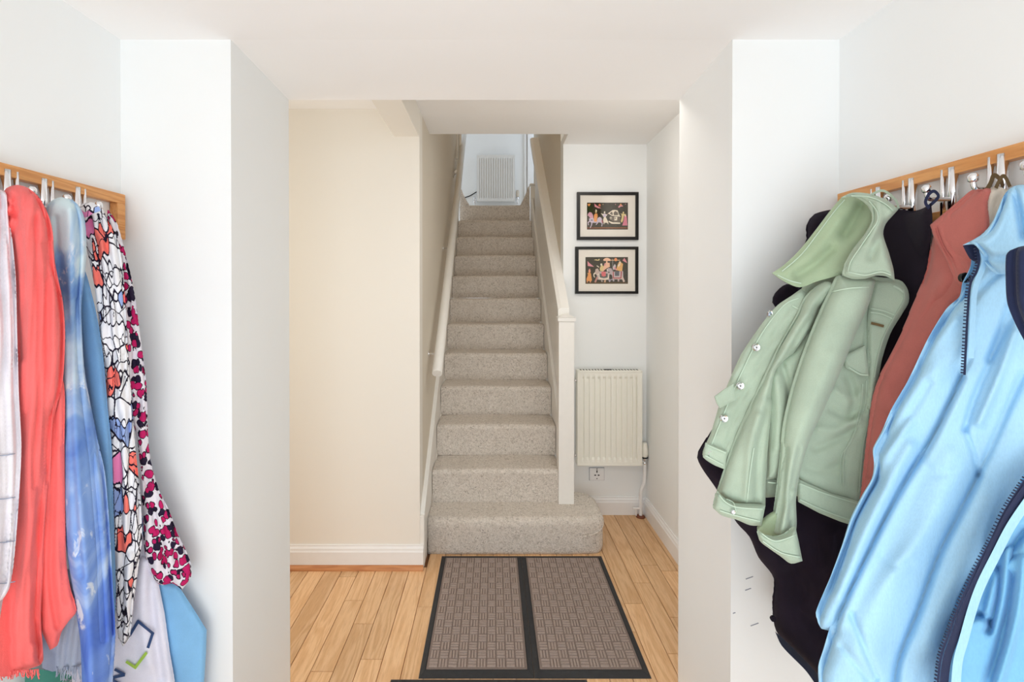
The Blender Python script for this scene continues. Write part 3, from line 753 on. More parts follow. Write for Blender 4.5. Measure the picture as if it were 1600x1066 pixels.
# ------------------------------------------------------------------ coat racks
def rack(name, label, side, ys, ye, rods):
    """side: -1 left wall, +1 right wall"""
    t = thing(name, label, 'coat rack', 'coat racks on the porch walls')
    X = XL if side < 0 else XR; s = -side
    xf = X + s * 0.024
    lo, hi = sorted((X + s * 0.002, xf))
    for nm, z0, z1 in (('top_rail', 1.697, 1.724), ('bottom_rail', 1.597, 1.624)):
        box(nm, lo, hi, ys, ye, z0, z1, 'beech', t, 0.0015)
    box('end_rail', lo, hi, ye - 0.028, ye, 1.624, 1.697, 'beech', t, 0.0015)
    for y in rods:
        h = tube('hook_rod', [(xf - s * 0.004, y, 1.608), (xf - s * 0.004, y, 1.712)], 0.0085, 'chrome', t, 14)
        tube('hook_rod', [(xf - s * 0.004, y + 0.022, 1.608), (xf - s * 0.004, y + 0.022, 1.712)], 0.005, 'chrome', t, 12)
        p = [(xf, y, 1.645), (xf + s * 0.02, y, 1.645), (xf + s * 0.042, y, 1.645), (xf + s * 0.050, y, 1.650), (xf + s * 0.052, y, 1.664)]
        a = tube('hook_arm', cat(p, 5), 0.0045, 'chrome', h, 12)
        lathe('hook_knob', (xf + s * 0.052, y, 1.658), [(0, 0.004), (0.003, 0.008), (0.012, 0.0085), (0.017, 0.005)], 'chrome', h)
    return t
rack('coat_rack', 'beech coat rack with chrome hooks holding the scarves', -1, -0.25, 1.341, (0.48, 0.57, 0.66, 0.75, 0.84, 0.928, 1.016, 1.099, 1.188))
rack('coat_rack', 'beech coat rack with chrome hooks holding the jackets', 1, -0.25, 1.329, (0.43, 0.525, 0.62, 0.718, 0.812, 0.902, 0.999, 1.095, 1.189))

# ------------------------------------------------------------------ cloth pieces
KD = 0.892      # metres per unit of the depth tables below
def tps(ctrl):
    P = np.array([(a / 300, b / 300) for a, b, _ in ctrl]); z = np.array([c for _, _, c in ctrl]); n = len(P)
    def U(r2): return np.where(r2 > 1e-12, r2 * np.log(np.maximum(r2, 1e-12)), 0) * 0.5
    r2 = ((P[:, None] - P[None]) ** 2).sum(-1)
    A = np.zeros((n + 3, n + 3)); A[:n, :n] = U(r2) + np.eye(n) * 0.02; A[:n, n] = 1; A[:n, n + 1:] = P; A[n:, :n] = A[:n, n:].T
    w = np.linalg.solve(A, np.concatenate([z, np.zeros(3)]))
    lo, hi = z.min() - 0.03, z.max() + 0.03
    def f(X):
        Q = np.asarray(X, float) / 300
        r2 = ((Q[:, None] - P[None]) ** 2).sum(-1)
        return KD * np.clip(U(r2) @ w[:n] + w[n] + Q @ w[n + 1:], lo, hi)
    return f
def segdist(Q, poly, closed):
    P = np.asarray(poly, float); A = P if closed else P[:-1]; B = np.roll(P, -1, 0) if closed else P[1:]
    d = B - A; L2 = (d ** 2).sum(-1) + 1e-9
    best = np.full(len(Q), 1e9); side = np.zeros(len(Q))
    for a, dd, l2 in zip(A, d, L2):
        w_ = Q - a; t = np.clip((w_ @ dd) / l2, 0, 1); r = w_ - t[:, None] * dd
        di = np.sqrt((r ** 2).sum(-1)); cr = dd[0] * w_[:, 1] - dd[1] * w_[:, 0]
        m = di < best; best[m] = di[m]; side[m] = np.sign(cr[m])
    return best, side
def inside(Q, poly):
    P = np.asarray(poly, float); c = np.zeros(len(Q), bool); j = len(P) - 1
    for i in range(len(P)):
        xi, yi = P[i]; xj, yj = P[j]
        m = ((yi > Q[:, 1]) != (yj > Q[:, 1])) & (Q[:, 0] < (xj - xi) * (Q[:, 1] - yi) / (yj - yi + 1e-12) + xi)
        c ^= m; j = i
    return c
def piece(name, outline, depth, mat, parent, edge=0.012, ew=14, thick=0.02, creases=(), folds=(), step=3.5, smooth=True, lim=True, kind=None, z_noise=0.0):
    """One piece of cloth: its outline and depth in front of the wall, edges rolled back, creases pressed in, a closed back."""
    o = [np.array(p, float) for p in outline]
    if smooth:
        n = len(o); r = []
        for i in range(n):
            p0, p1, p2, p3 = o[i - 1], o[i], o[(i + 1) % n], o[(i + 2) % n]
            k = max(2, int(np.linalg.norm(p2 - p1) / (step * 1.6)))
            # tangents, broken where the outline turns a real corner
            L = np.linalg.norm(p2 - p1)
            def tan_at(q0, q1, q2, out_):
                a_, b_2 = q1 - q0, q2 - q1
                ca = a_ @ b_2 / ((np.linalg.norm(a_) + 1e-9) * (np.linalg.norm(b_2) + 1e-9))
                v_ = (b_2 if out_ else a_) if ca < 0.5 else (q2 - q0)
                return v_ / (np.linalg.norm(v_) + 1e-9) * L * 0.85
            m1 = tan_at(p0, p1, p2, True); m2 = tan_at(p1, p2, p3, False)
            for j in range(k):
                t = j / k; t2, t3 = t * t, t ** 3
                r.append((2 * t3 - 3 * t2 + 1) * p1 + (t3 - 2 * t2 + t) * m1 + (-2 * t3 + 3 * t2) * p2 + (t3 - t2) * m2)
        ol = np.array(r)
    else:
        r = []
        for i in range(len(o)):
            a, b = o[i], o[(i + 1) % len(o)]; k = max(1, int(np.linalg.norm(b - a) / (step * 1.6)))
            r += [a + (b - a) * j / k for j in range(k)]
        ol = np.array(r)
    x0, y0 = ol.min(0); x1, y1 = ol.max(0)
    gx = np.arange(x0, x1, step); gy = np.arange(y0, y1, step * 0.9)
    G_ = np.array([(x + (0.5 * step if j % 2 else 0), y) for j, y in enumerate(gy) for x in gx])
    G_ = G_[inside(G_, ol)]
    if len(G_):
        dd, _ = segdist(G_, ol, True); G_ = G_[dd > step * 0.55]
    allp = np.vstack([ol, G_]) if len(G_) else ol
    n = len(ol)
    res = delaunay_2d_cdt([Vector(p) for p in allp], [], [list(range(n))], 1, 1e-4)
    V = np.array([tuple(v) for v in res[0]]); tris = [tuple(f) for f in res[2]]
    base = depth if callable(depth) else tps(depth)
    lines = [(np.array([p for p in cat(c[0], 5)]), c[1], c[2], (c[3] if len(c) > 3 else 'g')) for c in creases]
    def front(Q, with_edge=True):
        Q = np.asarray(Q, float); Y = base(Q)
        for pts, wd, dp, kd in lines:
            di, sd = segdist(Q, pts, False)
            if kd == 'g': Y = Y + dp * np.exp(-(di / wd) ** 2)
            else: Y = Y + dp * sd * np.exp(-(di / (wd * 2.5))) * np.tanh(di / (wd * 0.25))
        for amp, fx, fy, ph, wp in folds:
            Y = Y + amp * np.sin(Q[:, 0] * fx + Q[:, 1] * fy + ph + wp * np.sin(Q[:, 1] * 0.021 + ph) + 0.6 * wp * np.sin(Q[:, 0] * 0.05 + Q[:, 1] * 0.033 + 2 * ph))
        di, _ = segdist(Q, ol, True)
        di = np.where(inside(Q, ol), di, 0)
        if with_edge and edge:
            k = 1 - np.clip(di / ew, 0, 1); Y = Y + edge * (1 - np.sqrt(np.maximum(0, 1 - k * k)))
        if lim:
            dx = Q[:, 0] - VX
            cap = np.where(dx > 0, 0.948 * F / np.maximum(dx, 1), 1.025 * F / np.maximum(-dx, 1))
            cap = np.minimum(cap, 1.335); Y = np.minimum(Y, cap)
        return Y, di
    Y, di = front(V)
    Yb, _ = Y, 0
    tt = 0.003 + thick * np.sqrt(np.clip(di / (ew * 2.2), 0, 1))
    fr = [at(p[0], p[1], y) for p, y in zip(V, Y)]
    bk = []
    for v, t_, p in zip(fr, tt, V):
        # the back bellies away from the viewer, but never into the wall behind
        q = v + Vector((0, 1, 0)) * float(t_)
        q.y = min(q.y, 1.353); q.x = min(q.x, XR - 0.004); q.x = max(q.x, XL + 0.004)
        bk.append(q)
    N = len(V); faces = []
    for f in tris:
        a, b, c = (V[i] for i in f)
        ar = (b[0] - a[0]) * (c[1] - a[1]) - (b[1] - a[1]) * (c[0] - a[0])
        g = f if ar < 0 else f[::-1]
        faces.append(g); faces.append(tuple(i + N for i in g[::-1]))
    verts = fr + bk
    ec = {}
    for g in faces[::2]:
        for i in range(3):
            e = (g[i], g[(i + 1) % 3]); ec[e] = ec.get(e, 0) + 1
    rim = [e for e in ec if (e[1], e[0]) not in ec]
    mp = {}
    def dup(i):
        if i not in mp: mp[i] = len(verts); verts.append(verts[i])
        return mp[i]
    for a, b in rim:
        faces.append((dup(b), dup(a), dup(a + N), dup(b + N)))
    ob = link(name, verts, faces, mat, parent, True, kind)
    ob_f = lambda x, y: float(front(np.array([(x, y)]))[0][0])
    return ob, ob_f
def ribbon(name, pts, width, lift, fn, mat, parent, th=0.0015, per=6, closed=False, kind=None):
    """A band sewn or printed on a piece of cloth: follows the surface fn in front of it."""
    P = cat(pts, per) if len(pts) > 2 else [np.array(pts[0], float) + (np.array(pts[1], float) - np.array(pts[0], float)) * k / 8 for k in range(9)]
    vs, fs = [], []
    for i, p in enumerate(P):
        d_ = P[min(i + 1, len(P) - 1)] - P[max(i - 1, 0)]; d_ = d_ / (np.linalg.norm(d_) + 1e-9)
        nn = np.array([-d_[1], d_[0]]) * width / 2
        a, b = p + nn, p - nn; Y = min(fn(p[0], p[1]), fn(a[0], a[1]), fn(b[0], b[1]))
        ya, yb = Y - lift, Y - lift
        vs += [at(a[0], a[1], ya), at(b[0], b[1], yb), at(b[0], b[1], yb + th), at(a[0], a[1], ya + th)]
    for i in range(len(P) - 1):
        k = i * 4
        for q in range(4): fs.append((k + q, k + (q + 1) % 4, k + 4 + (q + 1) % 4, k + 4 + q))
    fs.append((0, 1, 2, 3)); e = len(vs) - 4; fs.append((e + 3, e + 2, e + 1, e))
    return link(name, vs, fs, mat, parent, False, kind)
def button(px, py, Y, r, mat, parent, hole=True, name='button', tilt=0.0):
    c = at(px, py, Y); n = 20; bm = bmesh.new(); rings = []
    for y, rr in ((0.004, r * 0.9), (-0.002, r), (-0.003, r * 0.9), (-0.0018, r * 0.62), (-0.0018, r * 0.3), (-0.003, r * 0.22)):
        rings.append([bm.verts.new((rr * math.cos(2 * math.pi * k / n) * (1 - tilt), y, rr * math.sin(2 * math.pi * k / n))) for k in range(n)])
    for A, B in zip(rings, rings[1:]):
        for k in range(n): bm.faces.new((A[k], A[(k + 1) % n], B[(k + 1) % n], B[k]))
    bm.faces.new(rings[0]); bm.faces.new(rings[-1])
    o = from_bm(name, bm, mat, parent); o.location = c
    if hole: lathe_y = tube('button_centre', [(0, -0.0028, 0), (0, -0.0036, 0)], r * 0.16, 'dark', o, 8)
    return o
def zipper(name, pts, fn, parent, mat='navy', tooth='navy', wid=8, off=0, lift=0.006):
    z = ribbon(name, pts, wid, lift, fn, mat, parent, 0.002)
    P = cat(pts, 30); bm = bmesh.new(); acc = 0; last = P[0]
    for i in range(1, len(P)):
        acc += np.linalg.norm(P[i] - last); 
        if acc > 4.2:
            acc = 0; d_ = P[i] - P[i - 1]; d_ /= np.linalg.norm(d_) + 1e-9; nn = np.array([-d_[1], d_[0]])
            p = P[i]; Y = fn(p[0], p[1]) - lift - 0.002
            c = at(*(p + nn * (wid * 0.25)), Y); e = at(*(p + nn * (wid * 0.95)), Y); f_ = at(*(p + d_ * 2.0), Y)
            h = (f_ - at(p[0], p[1], Y)) * 0.5
            vs = [bm.verts.new(q) for q in (c - h, e - h, e + h, c + h)]
            v2 = [bm.verts.new(q.co + Vector((0, 0.003, 0))) for q in vs]
            bm.faces.new(vs); bm.faces.new(v2[::-1])
            for k in range(4): bm.faces.new((vs[k], vs[(k + 1) % 4], v2[(k + 1) % 4], v2[k]))
        last = P[i]
    from_bm('zip_teeth', bm, tooth, z, kind='stuff')
    return z

# ---- right wall, back to front
# black coat
bk = thing('black_coat', 'black wool coat hanging behind the sage green jacket', 'coat')
DB = [(1270, 340, 1.42), (1400, 345, 1.29), (1452, 322, 1.12), (1430, 560, 1.21), (1210, 460, 1.42), (1095, 715, 1.33), (1210, 950, 1.33), (1300, 1066, 1.28), (1340, 900, 1.24), (1440, 400, 1.18), (1290, 700, 1.33)]
body, fb = piece('body', [(1262, 372), (1261, 352), (1274, 334), (1320, 326), (1388, 336), (1402, 327), (1425, 330), (1440, 327), (1450, 322), (1456, 338), (1452, 400), (1448, 470), (1432, 560), (1410, 700), (1390, 850), (1360, 1000), (1340, 1110), (1300, 1085), (1278, 1054), (1240, 1016), (1214, 988), (1208, 950), (1210, 905), (1186, 872), (1172, 840), (1152, 818), (1120, 765), (1090, 716), (1102, 690), (1160, 600), (1215, 520), (1225, 480), (1240, 430)],
    DB, 'blk', bk, 0.03, 26, 0.05, step=5,
    creases=[([(1395, 345), (1420, 380), (1445, 430)], 10, 0.012), ([(1230, 900), (1260, 960), (1330, 1010)], 14, 0.012), ([(1160, 820), (1220, 850), (1260, 930)], 12, 0.012), ([(1300, 840), (1310, 950), (1300, 1050)], 18, -0.015)], folds=[(0.004, 0.05, 0.01, 0, 1.0)])
piece('sleeve', [(1208, 472), (1214, 456), (1230, 444), (1256, 448), (1262, 470), (1225, 500), (1212, 478)], [(1210, 460, 1.40), (1250, 450, 1.41), (1230, 490, 1.40)], 'blk', bk, 0.01, 8, 0.03, step=4)
piece('cuff', [(1212, 988), (1240, 1014), (1282, 1058), (1310, 1092), (1300, 1110), (1262, 1052), (1222, 1010)], [(1215, 990, 1.318), (1300, 1080, 1.268), (1250, 1030, 1.29)], 'navy', bk, 0.004, 6, 0.01, step=4)
ribbon('hanging_loop', [(1452, 326), (1446, 316), (1452, 303), (1460, 299), (1466, 308), (1452, 322)], 5, 0.01, lambda x, y: 0.9946, 'navy', bk, 0.002)
b_ = button(1208, 967, 1.172, 0.007, 'blk', bk, False, 'toggle')
piece('collar', [(1385, 345), (1400, 329), (1425, 332), (1445, 326), (1455, 318), (1457, 345), (1450, 400), (1445, 440), (1436, 420), (1420, 385), (1400, 362)], [(1400, 345, 1.27), (1452, 322, 1.10), (1445, 420, 1.17), (1420, 380, 1.23)], 'blk', bk, 0.01, 14, 0.015, step=4)

# sage green jacket
gj = thing('green_jacket', 'sage green denim jacket with wide collar and silver buttons', 'jacket')
DG = [(1345, 305, 1.285), (1400, 325, 1.215), (1420, 465, 1.155), (1372, 580, 1.155), (1335, 815, 1.14), (1100, 700, 1.24), (1207, 427, 1.29), (1250, 870, 1.17), (1125, 800, 1.22), (1260, 600, 1.20), (1290, 450, 1.245)]
dg = tps(DG)
def off(d_): return lambda Q: dg(np.asarray(Q, float)) + d_
bd, fbd = piece('back_panel', [(1262, 440), (1300, 425), (1340, 425), (1385, 440), (1378, 560), (1362, 640), (1352, 700), (1338, 790), (1290, 790), (1225, 770), (1198, 775), (1170, 740), (1125, 725), (1160, 620), (1215, 520)], off(0.045), 'green', gj, 0.01, 12, 0.02, step=5)
fp, ffp = piece('front_panel', [(1366, 432), (1398, 436), (1410, 440), (1419, 454), (1420, 472), (1410, 490), (1392, 520), (1380, 555), (1372, 590), (1364, 640), (1356, 690), (1348, 745), (1342, 790), (1290, 775), (1248, 752), (1240, 700), (1262, 640), (1300, 560), (1335, 480)], off(0.018), 'green', gj, 0.010, 10, 0.015, step=3,
    creases=[([(1300, 640), (1325, 650), (1350, 640)], 7, 0.006), ([(1275, 700), (1300, 690), (1335, 670)], 7, 0.006), ([(1262, 730), (1290, 735), (1315, 725)], 8, 0.005), ([(1325, 590), (1335, 620), (1330, 650)], 7, 0.007), ([(1305, 610), (1330, 625), (1345, 615)], 8, -0.006), ([(1280, 670), (1310, 672), (1340, 655)], 8, -0.006), ([(1368, 440), (1358, 480), (1350, 560)], 4, 0.006), ([(1400, 440), (1408, 452), (1396, 462)], 4, 0.005)])
pk, fpk = piece('placket', [(1368, 440), (1392, 440), (1410, 446), (1417, 458), (1415, 474), (1403, 494), (1386, 524), (1376, 556), (1369, 590), (1362, 640), (1357, 640), (1358, 590), (1359, 560), (1357, 520), (1358, 490), (1362, 465)], off(0.012), 'green', gj, 0.005, 6, 0.004, step=3)
pf, fpf = piece('pocket_flap', [(1318, 556), (1352, 540), (1358, 588), (1345, 588), (1322, 575)], off(0.008), 'green', gj, 0.003, 4, 0.004, step=3, smooth=False)
hb, fhb = piece('hem_band', [(1246, 748), (1268, 758), (1300, 772), (1344, 784), (1341, 802), (1334, 822), (1312, 815), (1280, 802), (1248, 785)], off(0.006), 'green', gj, 0.005, 6, 0.01, step=3, smooth=False)
hb2, _f = piece('hem_band', [(1197, 748), (1220, 750), (1220, 776), (1197, 778)], off(0.03), 'green', gj, 0.003, 5, 0.008, step=3, smooth=False)
tb, _f = piece('adjuster_tab', [(1117, 620), (1136, 606), (1146, 600), (1150, 625), (1125, 638), (1120, 630)], [(1117, 620, 1.225), (1150, 610, 1.22), (1130, 635, 1.225)], 'green', gj, 0.003, 4, 0.006, step=3)
lp, flp = piece('button_panel', [(1252, 452), (1262, 462), (1255, 500), (1232, 540), (1205, 590), (1182, 640), (1150, 700), (1136, 734), (1118, 728), (1100, 716), (1099, 706), (1112, 676), (1124, 636), (1140, 596), (1158, 556), (1176, 528), (1196, 500), (1216, 477), (1238, 462)], off(0.008), 'green', gj, 0.010, 10, 0.012, step=3,
    creases=[([(1232, 480), (1210, 520), (1180, 580), (1150, 650), (1128, 715)], 2.5, 0.003)], folds=[(0.0015, 0.15, 0.22, 0, 0.5)])
hb3, fh3 = piece('hem_band', [(1103, 692), (1136, 706), (1133, 734), (1118, 728), (1099, 715)], off(0.0), 'green', gj, 0.003, 4, 0.004, step=3, smooth=False)
s1, fs1 = piece('sleeve', [(1290, 440), (1262, 462), (1246, 495), (1216, 548), (1190, 602), (1162, 660), (1142, 710), (1122, 770), (1135, 782), (1160, 790), (1196, 792), (1197, 745), (1200, 700), (1206, 640), (1212, 580), (1240, 552), (1262, 520), (1285, 478), (1308, 445)], off(-0.022), 'green', gj, 0.030, 22, 0.05, step=3,
    creases=[([(1280, 480), (1250, 520), (1225, 570), (1205, 620)], 6, 0.012), ([(1185, 650), (1172, 700), (1166, 780)], 7, -0.008), ([(1200, 640), (1186, 700), (1182, 780)], 5, 0.008), ([(1262, 490), (1230, 540), (1205, 600)], 8, -0.006)])
s1b, _f = piece('under_sleeve', [(1212, 568), (1240, 548), (1268, 512), (1262, 560), (1246, 610), (1238, 660), (1230, 710), (1218, 745), (1198, 750), (1199, 700), (1200, 640), (1202, 590)], off(0.004), 'green', gj, 0.02, 16, 0.03, step=3,
    creases=[([(1222, 570), (1232, 610), (1235, 650)], 5, 0.010), ([(1212, 590), (1218, 640), (1214, 700)], 8, -0.008)])
s2, fs2 = piece('sleeve', [(1310, 430), (1355, 432), (1368, 438), (1360, 470), (1340, 515), (1318, 570), (1292, 630), (1268, 682), (1252, 730), (1244, 780), (1243, 832), (1225, 842), (1206, 834), (1213, 790), (1220, 730), (1226, 665), (1240, 605), (1258, 550), (1282, 490)], off(-0.040), 'green', gj, 0.034, 26, 0.05, step=3,
    creases=[([(1228, 700), (1224, 760), (1216, 830)], 4, 0.010), ([(1240, 770), (1228, 800), (1218, 835)], 5, -0.008), ([(1300, 560), (1270, 640), (1245, 720)], 16, -0.006), ([(1250, 700), (1236, 770), (1236, 830)], 4, 0.006)])
c1, fc1 = piece('cuff', [(1121, 767), (1133, 779), (1150, 787), (1172, 788), (1196, 790), (1193, 806), (1190, 822), (1172, 821), (1150, 812), (1128, 806), (1115, 795), (1118, 780)], off(-0.034), 'green', gj, 0.014, 10, 0.03, step=3)
c2i, _f = piece('cuff_lining', [(1184, 828), (1196, 812), (1212, 800), (1243, 826), (1235, 842), (1205, 842)], off(-0.02), 'greend', gj, 0.004, 6, 0.02, step=3)
c2, fc2 = piece('cuff', [(1184, 828), (1196, 836), (1214, 840), (1230, 836), (1243, 824), (1247, 842), (1251, 862), (1254, 877), (1236, 881), (1220, 870), (1200, 856), (1188, 846)], off(-0.060), 'green', gj, 0.014, 10, 0.03, step=3)
ci, fci = piece('collar_inside', [(1207, 427), (1226, 414), (1250, 391), (1275, 360), (1297, 331), (1316, 309), (1332, 303), (1352, 314), (1364, 330), (1366, 346), (1354, 372), (1334, 400), (1322, 425), (1304, 432), (1276, 440), (1250, 449), (1226, 440)], off(-0.010), 'greend', gj, 0.004, 8, 0.012, step=3,
    creases=[([(1345, 325), (1330, 350), (1320, 365)], 10, 0.02), ([(1300, 390), (1270, 415), (1245, 430)], 7, 0.010), ([(1310, 345), (1270, 395), (1235, 425)], 10, -0.008)])
cl, fcl = piece('collar', [(1314, 309), (1332, 301), (1360, 303), (1386, 313), (1404, 327), (1396, 336), (1384, 350), (1380, 366), (1388, 392), (1396, 420), (1398, 438), (1386, 432), (1368, 431), (1352, 436), (1332, 436), (1317, 430), (1322, 410), (1335, 388), (1354, 364), (1364, 346), (1364, 332), (1354, 318), (1336, 308)], off(-0.055), 'green', gj, 0.020, 12, 0.02, step=3,
    creases=[([(1372, 318), (1370, 345), (1360, 375)], 9, -0.010), ([(1385, 352), (1372, 372), (1362, 400)], 8, 0.008)])
for pts, fn, par in (
    ([(1222, 424), (1252, 398), (1280, 362), (1304, 330), (1320, 312)], fci, ci), ([(1215, 430), (1235, 439), (1252, 443)], fci, ci),
    ([(1325, 424), (1330, 408), (1345, 385), (1362, 360), (1371, 345), (1370, 330), (1358, 314)], fcl, cl), ([(1325, 425), (1352, 430), (1376, 425), (1392, 430)], fcl, cl), ([(1330, 306), (1358, 308), (1382, 318), (1396, 330)], fcl, cl),
    ([(1292, 458), (1325, 451), (1358, 449)], fs2, s2), ([(1360, 482), (1380, 486), (1399, 493)], fpk, pk), ([(1360, 488), (1378, 491), (1396, 499)], fpk, pk),
    ([(1412, 452), (1412, 470), (1398, 494), (1382, 524), (1372, 556), (1366, 590)], fpk, pk),
    ([(1326, 574), (1344, 585), (1356, 586)], fpf, pf),
    ([(1354, 595), (1352, 630), (1344, 656), (1342, 662), (1330, 690), (1319, 710), (1318, 760)], ffp, fp), ([(1348, 600), (1346, 630), (1340, 655), (1336, 672), (1324, 698), (1314, 715), (1313, 756)], ffp, fp),
    ([(1360, 600), (1356, 660), (1348, 700), (1342, 770)], ffp, fp),
    ([(1250, 756), (1290, 772), (1342, 788)], fhb, hb), ([(1250, 781), (1290, 799), (1334, 815)], fhb, hb), ([(1200, 754), (1219, 756)], lambda x, y: fhb(1260, 770) + 0.02, hb2),
    ([(1106, 696), (1134, 708)], fh3, hb3), ([(1102, 712), (1130, 727)], fh3, hb3),
    ([(1125, 798), (1150, 806), (1188, 815)], fc1, c1), ([(1124, 774), (1134, 785), (1152, 793), (1192, 796)], fc1, c1), ([(1135, 780), (1146, 786), (1150, 800)], fc1, c1),
    ([(1192, 846), (1220, 864), (1250, 871)], fc2, c2), ([(1190, 834), (1212, 846), (1244, 836)], fc2, c2),
    ([(1248, 466), (1224, 478), (1190, 522), (1160, 580), (1134, 640), (1110, 700)], flp, lp),
    ([(1238, 478), (1250, 484), (1258, 484)], flp, lp),
    ([(1178, 700), (1172, 740), (1167, 786)], fs1, s1),
):
    ribbon('seam', pts, 1.7, 0.0022, fn, 'stitch', par, 0.0016, 5)
ribbon('buttonhole', [(1361, 505), (1370, 507), (1381, 510)], 4, 0.003, fpk, 'olive', pk, 0.002)
ribbon('buttonhole', [(1396, 447), (1404, 451), (1412, 457)], 3, 0.003, fpk, 'stitch', pk, 0.002)
for (x, y, tl) in ((1203, 491, 0.35), (1181, 543, 0), (1156, 603, 0), (1131, 654, 0), (1112, 710, 0)):
    button(x, y, flp(x, y) - 0.005, 0.0092, 'chrome', gj, True, 'button', tl)
button(1145, 800, fc1(1145, 800) - 0.004, 0.005, 'chrome', gj, False)
ribbon('hanging_loop', [(1362, 304), (1380, 298), (1399, 312), (1404, 326)], 4, 0.0, lambda x, y: 1.0838 if x < 1385 else 1.0793, 'green', gj, 0.002)

# terracotta jacket
pj = thing('pink_jacket', 'terracotta pink jacket with a black button under the collar', 'jacket')
DP = [(1540, 295, 1.005), (1457, 350, 1.11), (1386, 573, 1.115), (1350, 740, 1.11), (1480, 600, 1.05), (1510, 440, 1.0), (1400, 700, 1.08), (1450, 415, 1.11)]
dp = tps(DP)
bp, fbp = piece('body', [(1456, 395), (1466, 360), (1500, 340), (1540, 330), (1556, 400), (1550, 500), (1520, 620), (1470, 720), (1420, 780), (1370, 800), (1343, 802), (1348, 770), (1353, 720), (1358, 678), (1366, 622), (1378, 586), (1392, 560), (1408, 528), (1432, 470), (1452, 420)], lambda Q: dp(Q) + 0.012, 'pink', pj, 0.02, 20, 0.03, step=4,
    creases=[([(1462, 372), (1466, 400), (1454, 440)], 6, 0.015), ([(1500, 440), (1450, 530), (1400, 640)], 18, -0.012), ([(1490, 480), (1460, 560), (1400, 720)], 14, 0.008)])
cp2, fcp = piece('collar', [(1456, 350), (1478, 332), (1504, 310), (1520, 297), (1540, 292), (1552, 298), (1545, 320), (1545, 360), (1530, 376), (1530, 410), (1527, 440), (1509, 453), (1498, 442), (1484, 410), (1464, 374)], lambda Q: dp(Q) - 0.008, 'pink', pj, 0.014, 12, 0.018, step=3,
    creases=[([(1530, 296), (1515, 315), (1490, 335)], 6, 0.008), ([(1480, 360), (1495, 400), (1508, 440)], 5, 0.004), ([(1498, 385), (1510, 400), (1524, 415)], 7, 0.006)])
ribbon('seam', [(1463, 355), (1474, 385), (1492, 412), (1506, 442)], 2, 0.002, fcp, 'pink', cp2)
ribbon('seam', [(1350, 745), (1360, 746), (1378, 745)], 2, 0.003, fbp, 'pink', bp)
button(1507, 434, fcp(1507, 434) - 0.024, 0.0095, 'frame', pj, True)
ribbon('hanging_loop', [(1540, 300), (1548, 286), (1553, 274), (1562, 280), (1570, 296)], 7, 0.0, lambda x, y: 0.8956, 'olive', pj, 0.002)

# cream garment
cj = thing('cream_garment', 'cream fabric garment hanging between the pink and blue jackets', 'clothing')
piece('body', [(1541, 298), (1556, 291), (1574, 297), (1590, 310), (1600, 345), (1600, 430), (1560, 440), (1538, 400), (1535, 350), (1537, 315)], [(1541, 298, 0.99), (1590, 310, 0.965), (1540, 430, 1.0), (1600, 430, 0.96)], 'cream', cj, 0.02, 14, 0.02, step=4, creases=[([(1575, 300), (1560, 315), (1552, 350)], 6, 0.008)])
ribbon('hanging_loop', [(1556, 294), (1564, 278), (1570, 276), (1578, 292)], 6, 0.0, lambda x, y: 0.8786, 'olive', cj, 0.002)

# light blue raincoat
bj = thing('blue_raincoat', 'sky blue zipped raincoat, nearest of the coats on the jacket rack', 'coat')
DBl = [(1590, 290, 0.93), (1507, 382, 0.955), (1370, 700, 1.03), (1285, 970, 1.0), (1600, 1000, 0.88), (1600, 600, 0.90), (1450, 900, 0.94), (1440, 600, 0.98), (1300, 1170, 0.98)]
db = tps(DBl)
bb, fbb = piece('body', [(1528, 384), (1530, 410), (1516, 440), (1512, 460), (1492, 478), (1462, 526), (1428, 596), (1402, 640), (1386, 676), (1371, 706), (1373, 730), (1370, 752), (1356, 776), (1336, 816), (1322, 860), (1303, 912), (1280, 968), (1284, 983), (1304, 988), (1292, 1028), (1284, 1056), (1288, 1120), (1284, 1200), (1400, 1215), (1500, 1205), (1560, 1080), (1610, 900), (1640, 700), (1640, 500), (1640, 400), (1600, 380)], lambda Q: db(Q) + 0.0, 'blue', bj, 0.028, 22, 0.05, step=3.5,
    creases=[([(1505, 590), (1460, 683), (1418, 750), (1382, 816), (1327, 930), (1304, 987)], 6, 0.013, 's'), ([(1505, 590), (1460, 683), (1418, 750), (1382, 816), (1327, 930), (1304, 987)], 5, 0.012),
             ([(1529, 745), (1508, 788), (1470, 864), (1437, 954), (1405, 1035), (1398, 1100)], 6, 0.013), ([(1529, 745), (1508, 788), (1470, 864), (1437, 954), (1405, 1035), (1398, 1100)], 8, 0.009, 's'),
             ([(1508, 669), (1520, 705), (1529, 742)], 4, 0.006), ([(1590, 480), (1550, 560), (1520, 630), (1507, 672)], 5, 0.007), ([(1598, 584), (1565, 660), (1532, 738)], 6, 0.006),
             ([(1450, 600), (1415, 655), (1378, 700)], 9, 0.008), ([(1580, 410), (1545, 440), (1518, 470)], 6, 0.008), ([(1590, 440), (1570, 500), (1545, 560)], 6, 0.009), ([(1585, 520), (1560, 590), (1530, 660)], 8, -0.012),
             ([(1480, 720), (1450, 800), (1400, 900), (1350, 1020)], 30, -0.016), ([(1540, 780), (1500, 880), (1450, 1000)], 26, -0.012), ([(1420, 700), (1370, 800), (1310, 930)], 14, -0.014),
             ([(1330, 960), (1350, 1010), (1370, 1060)], 5, 0.007), ([(1315, 1010), (1340, 1040), (1360, 1066)], 6, 0.006), ([(1385, 640), (1440, 560), (1490, 500)], 10, -0.008), ([(1372, 735), (1390, 700), (1420, 660)], 8, -0.006),
             ([(1440, 720), (1460, 740), (1490, 735)], 8, 0.003), ([(1380, 870), (1400, 885), (1420, 880)], 7, 0.003)],
    folds=[(0.0022, 0.06, 0.03, 0.5, 1.5)])
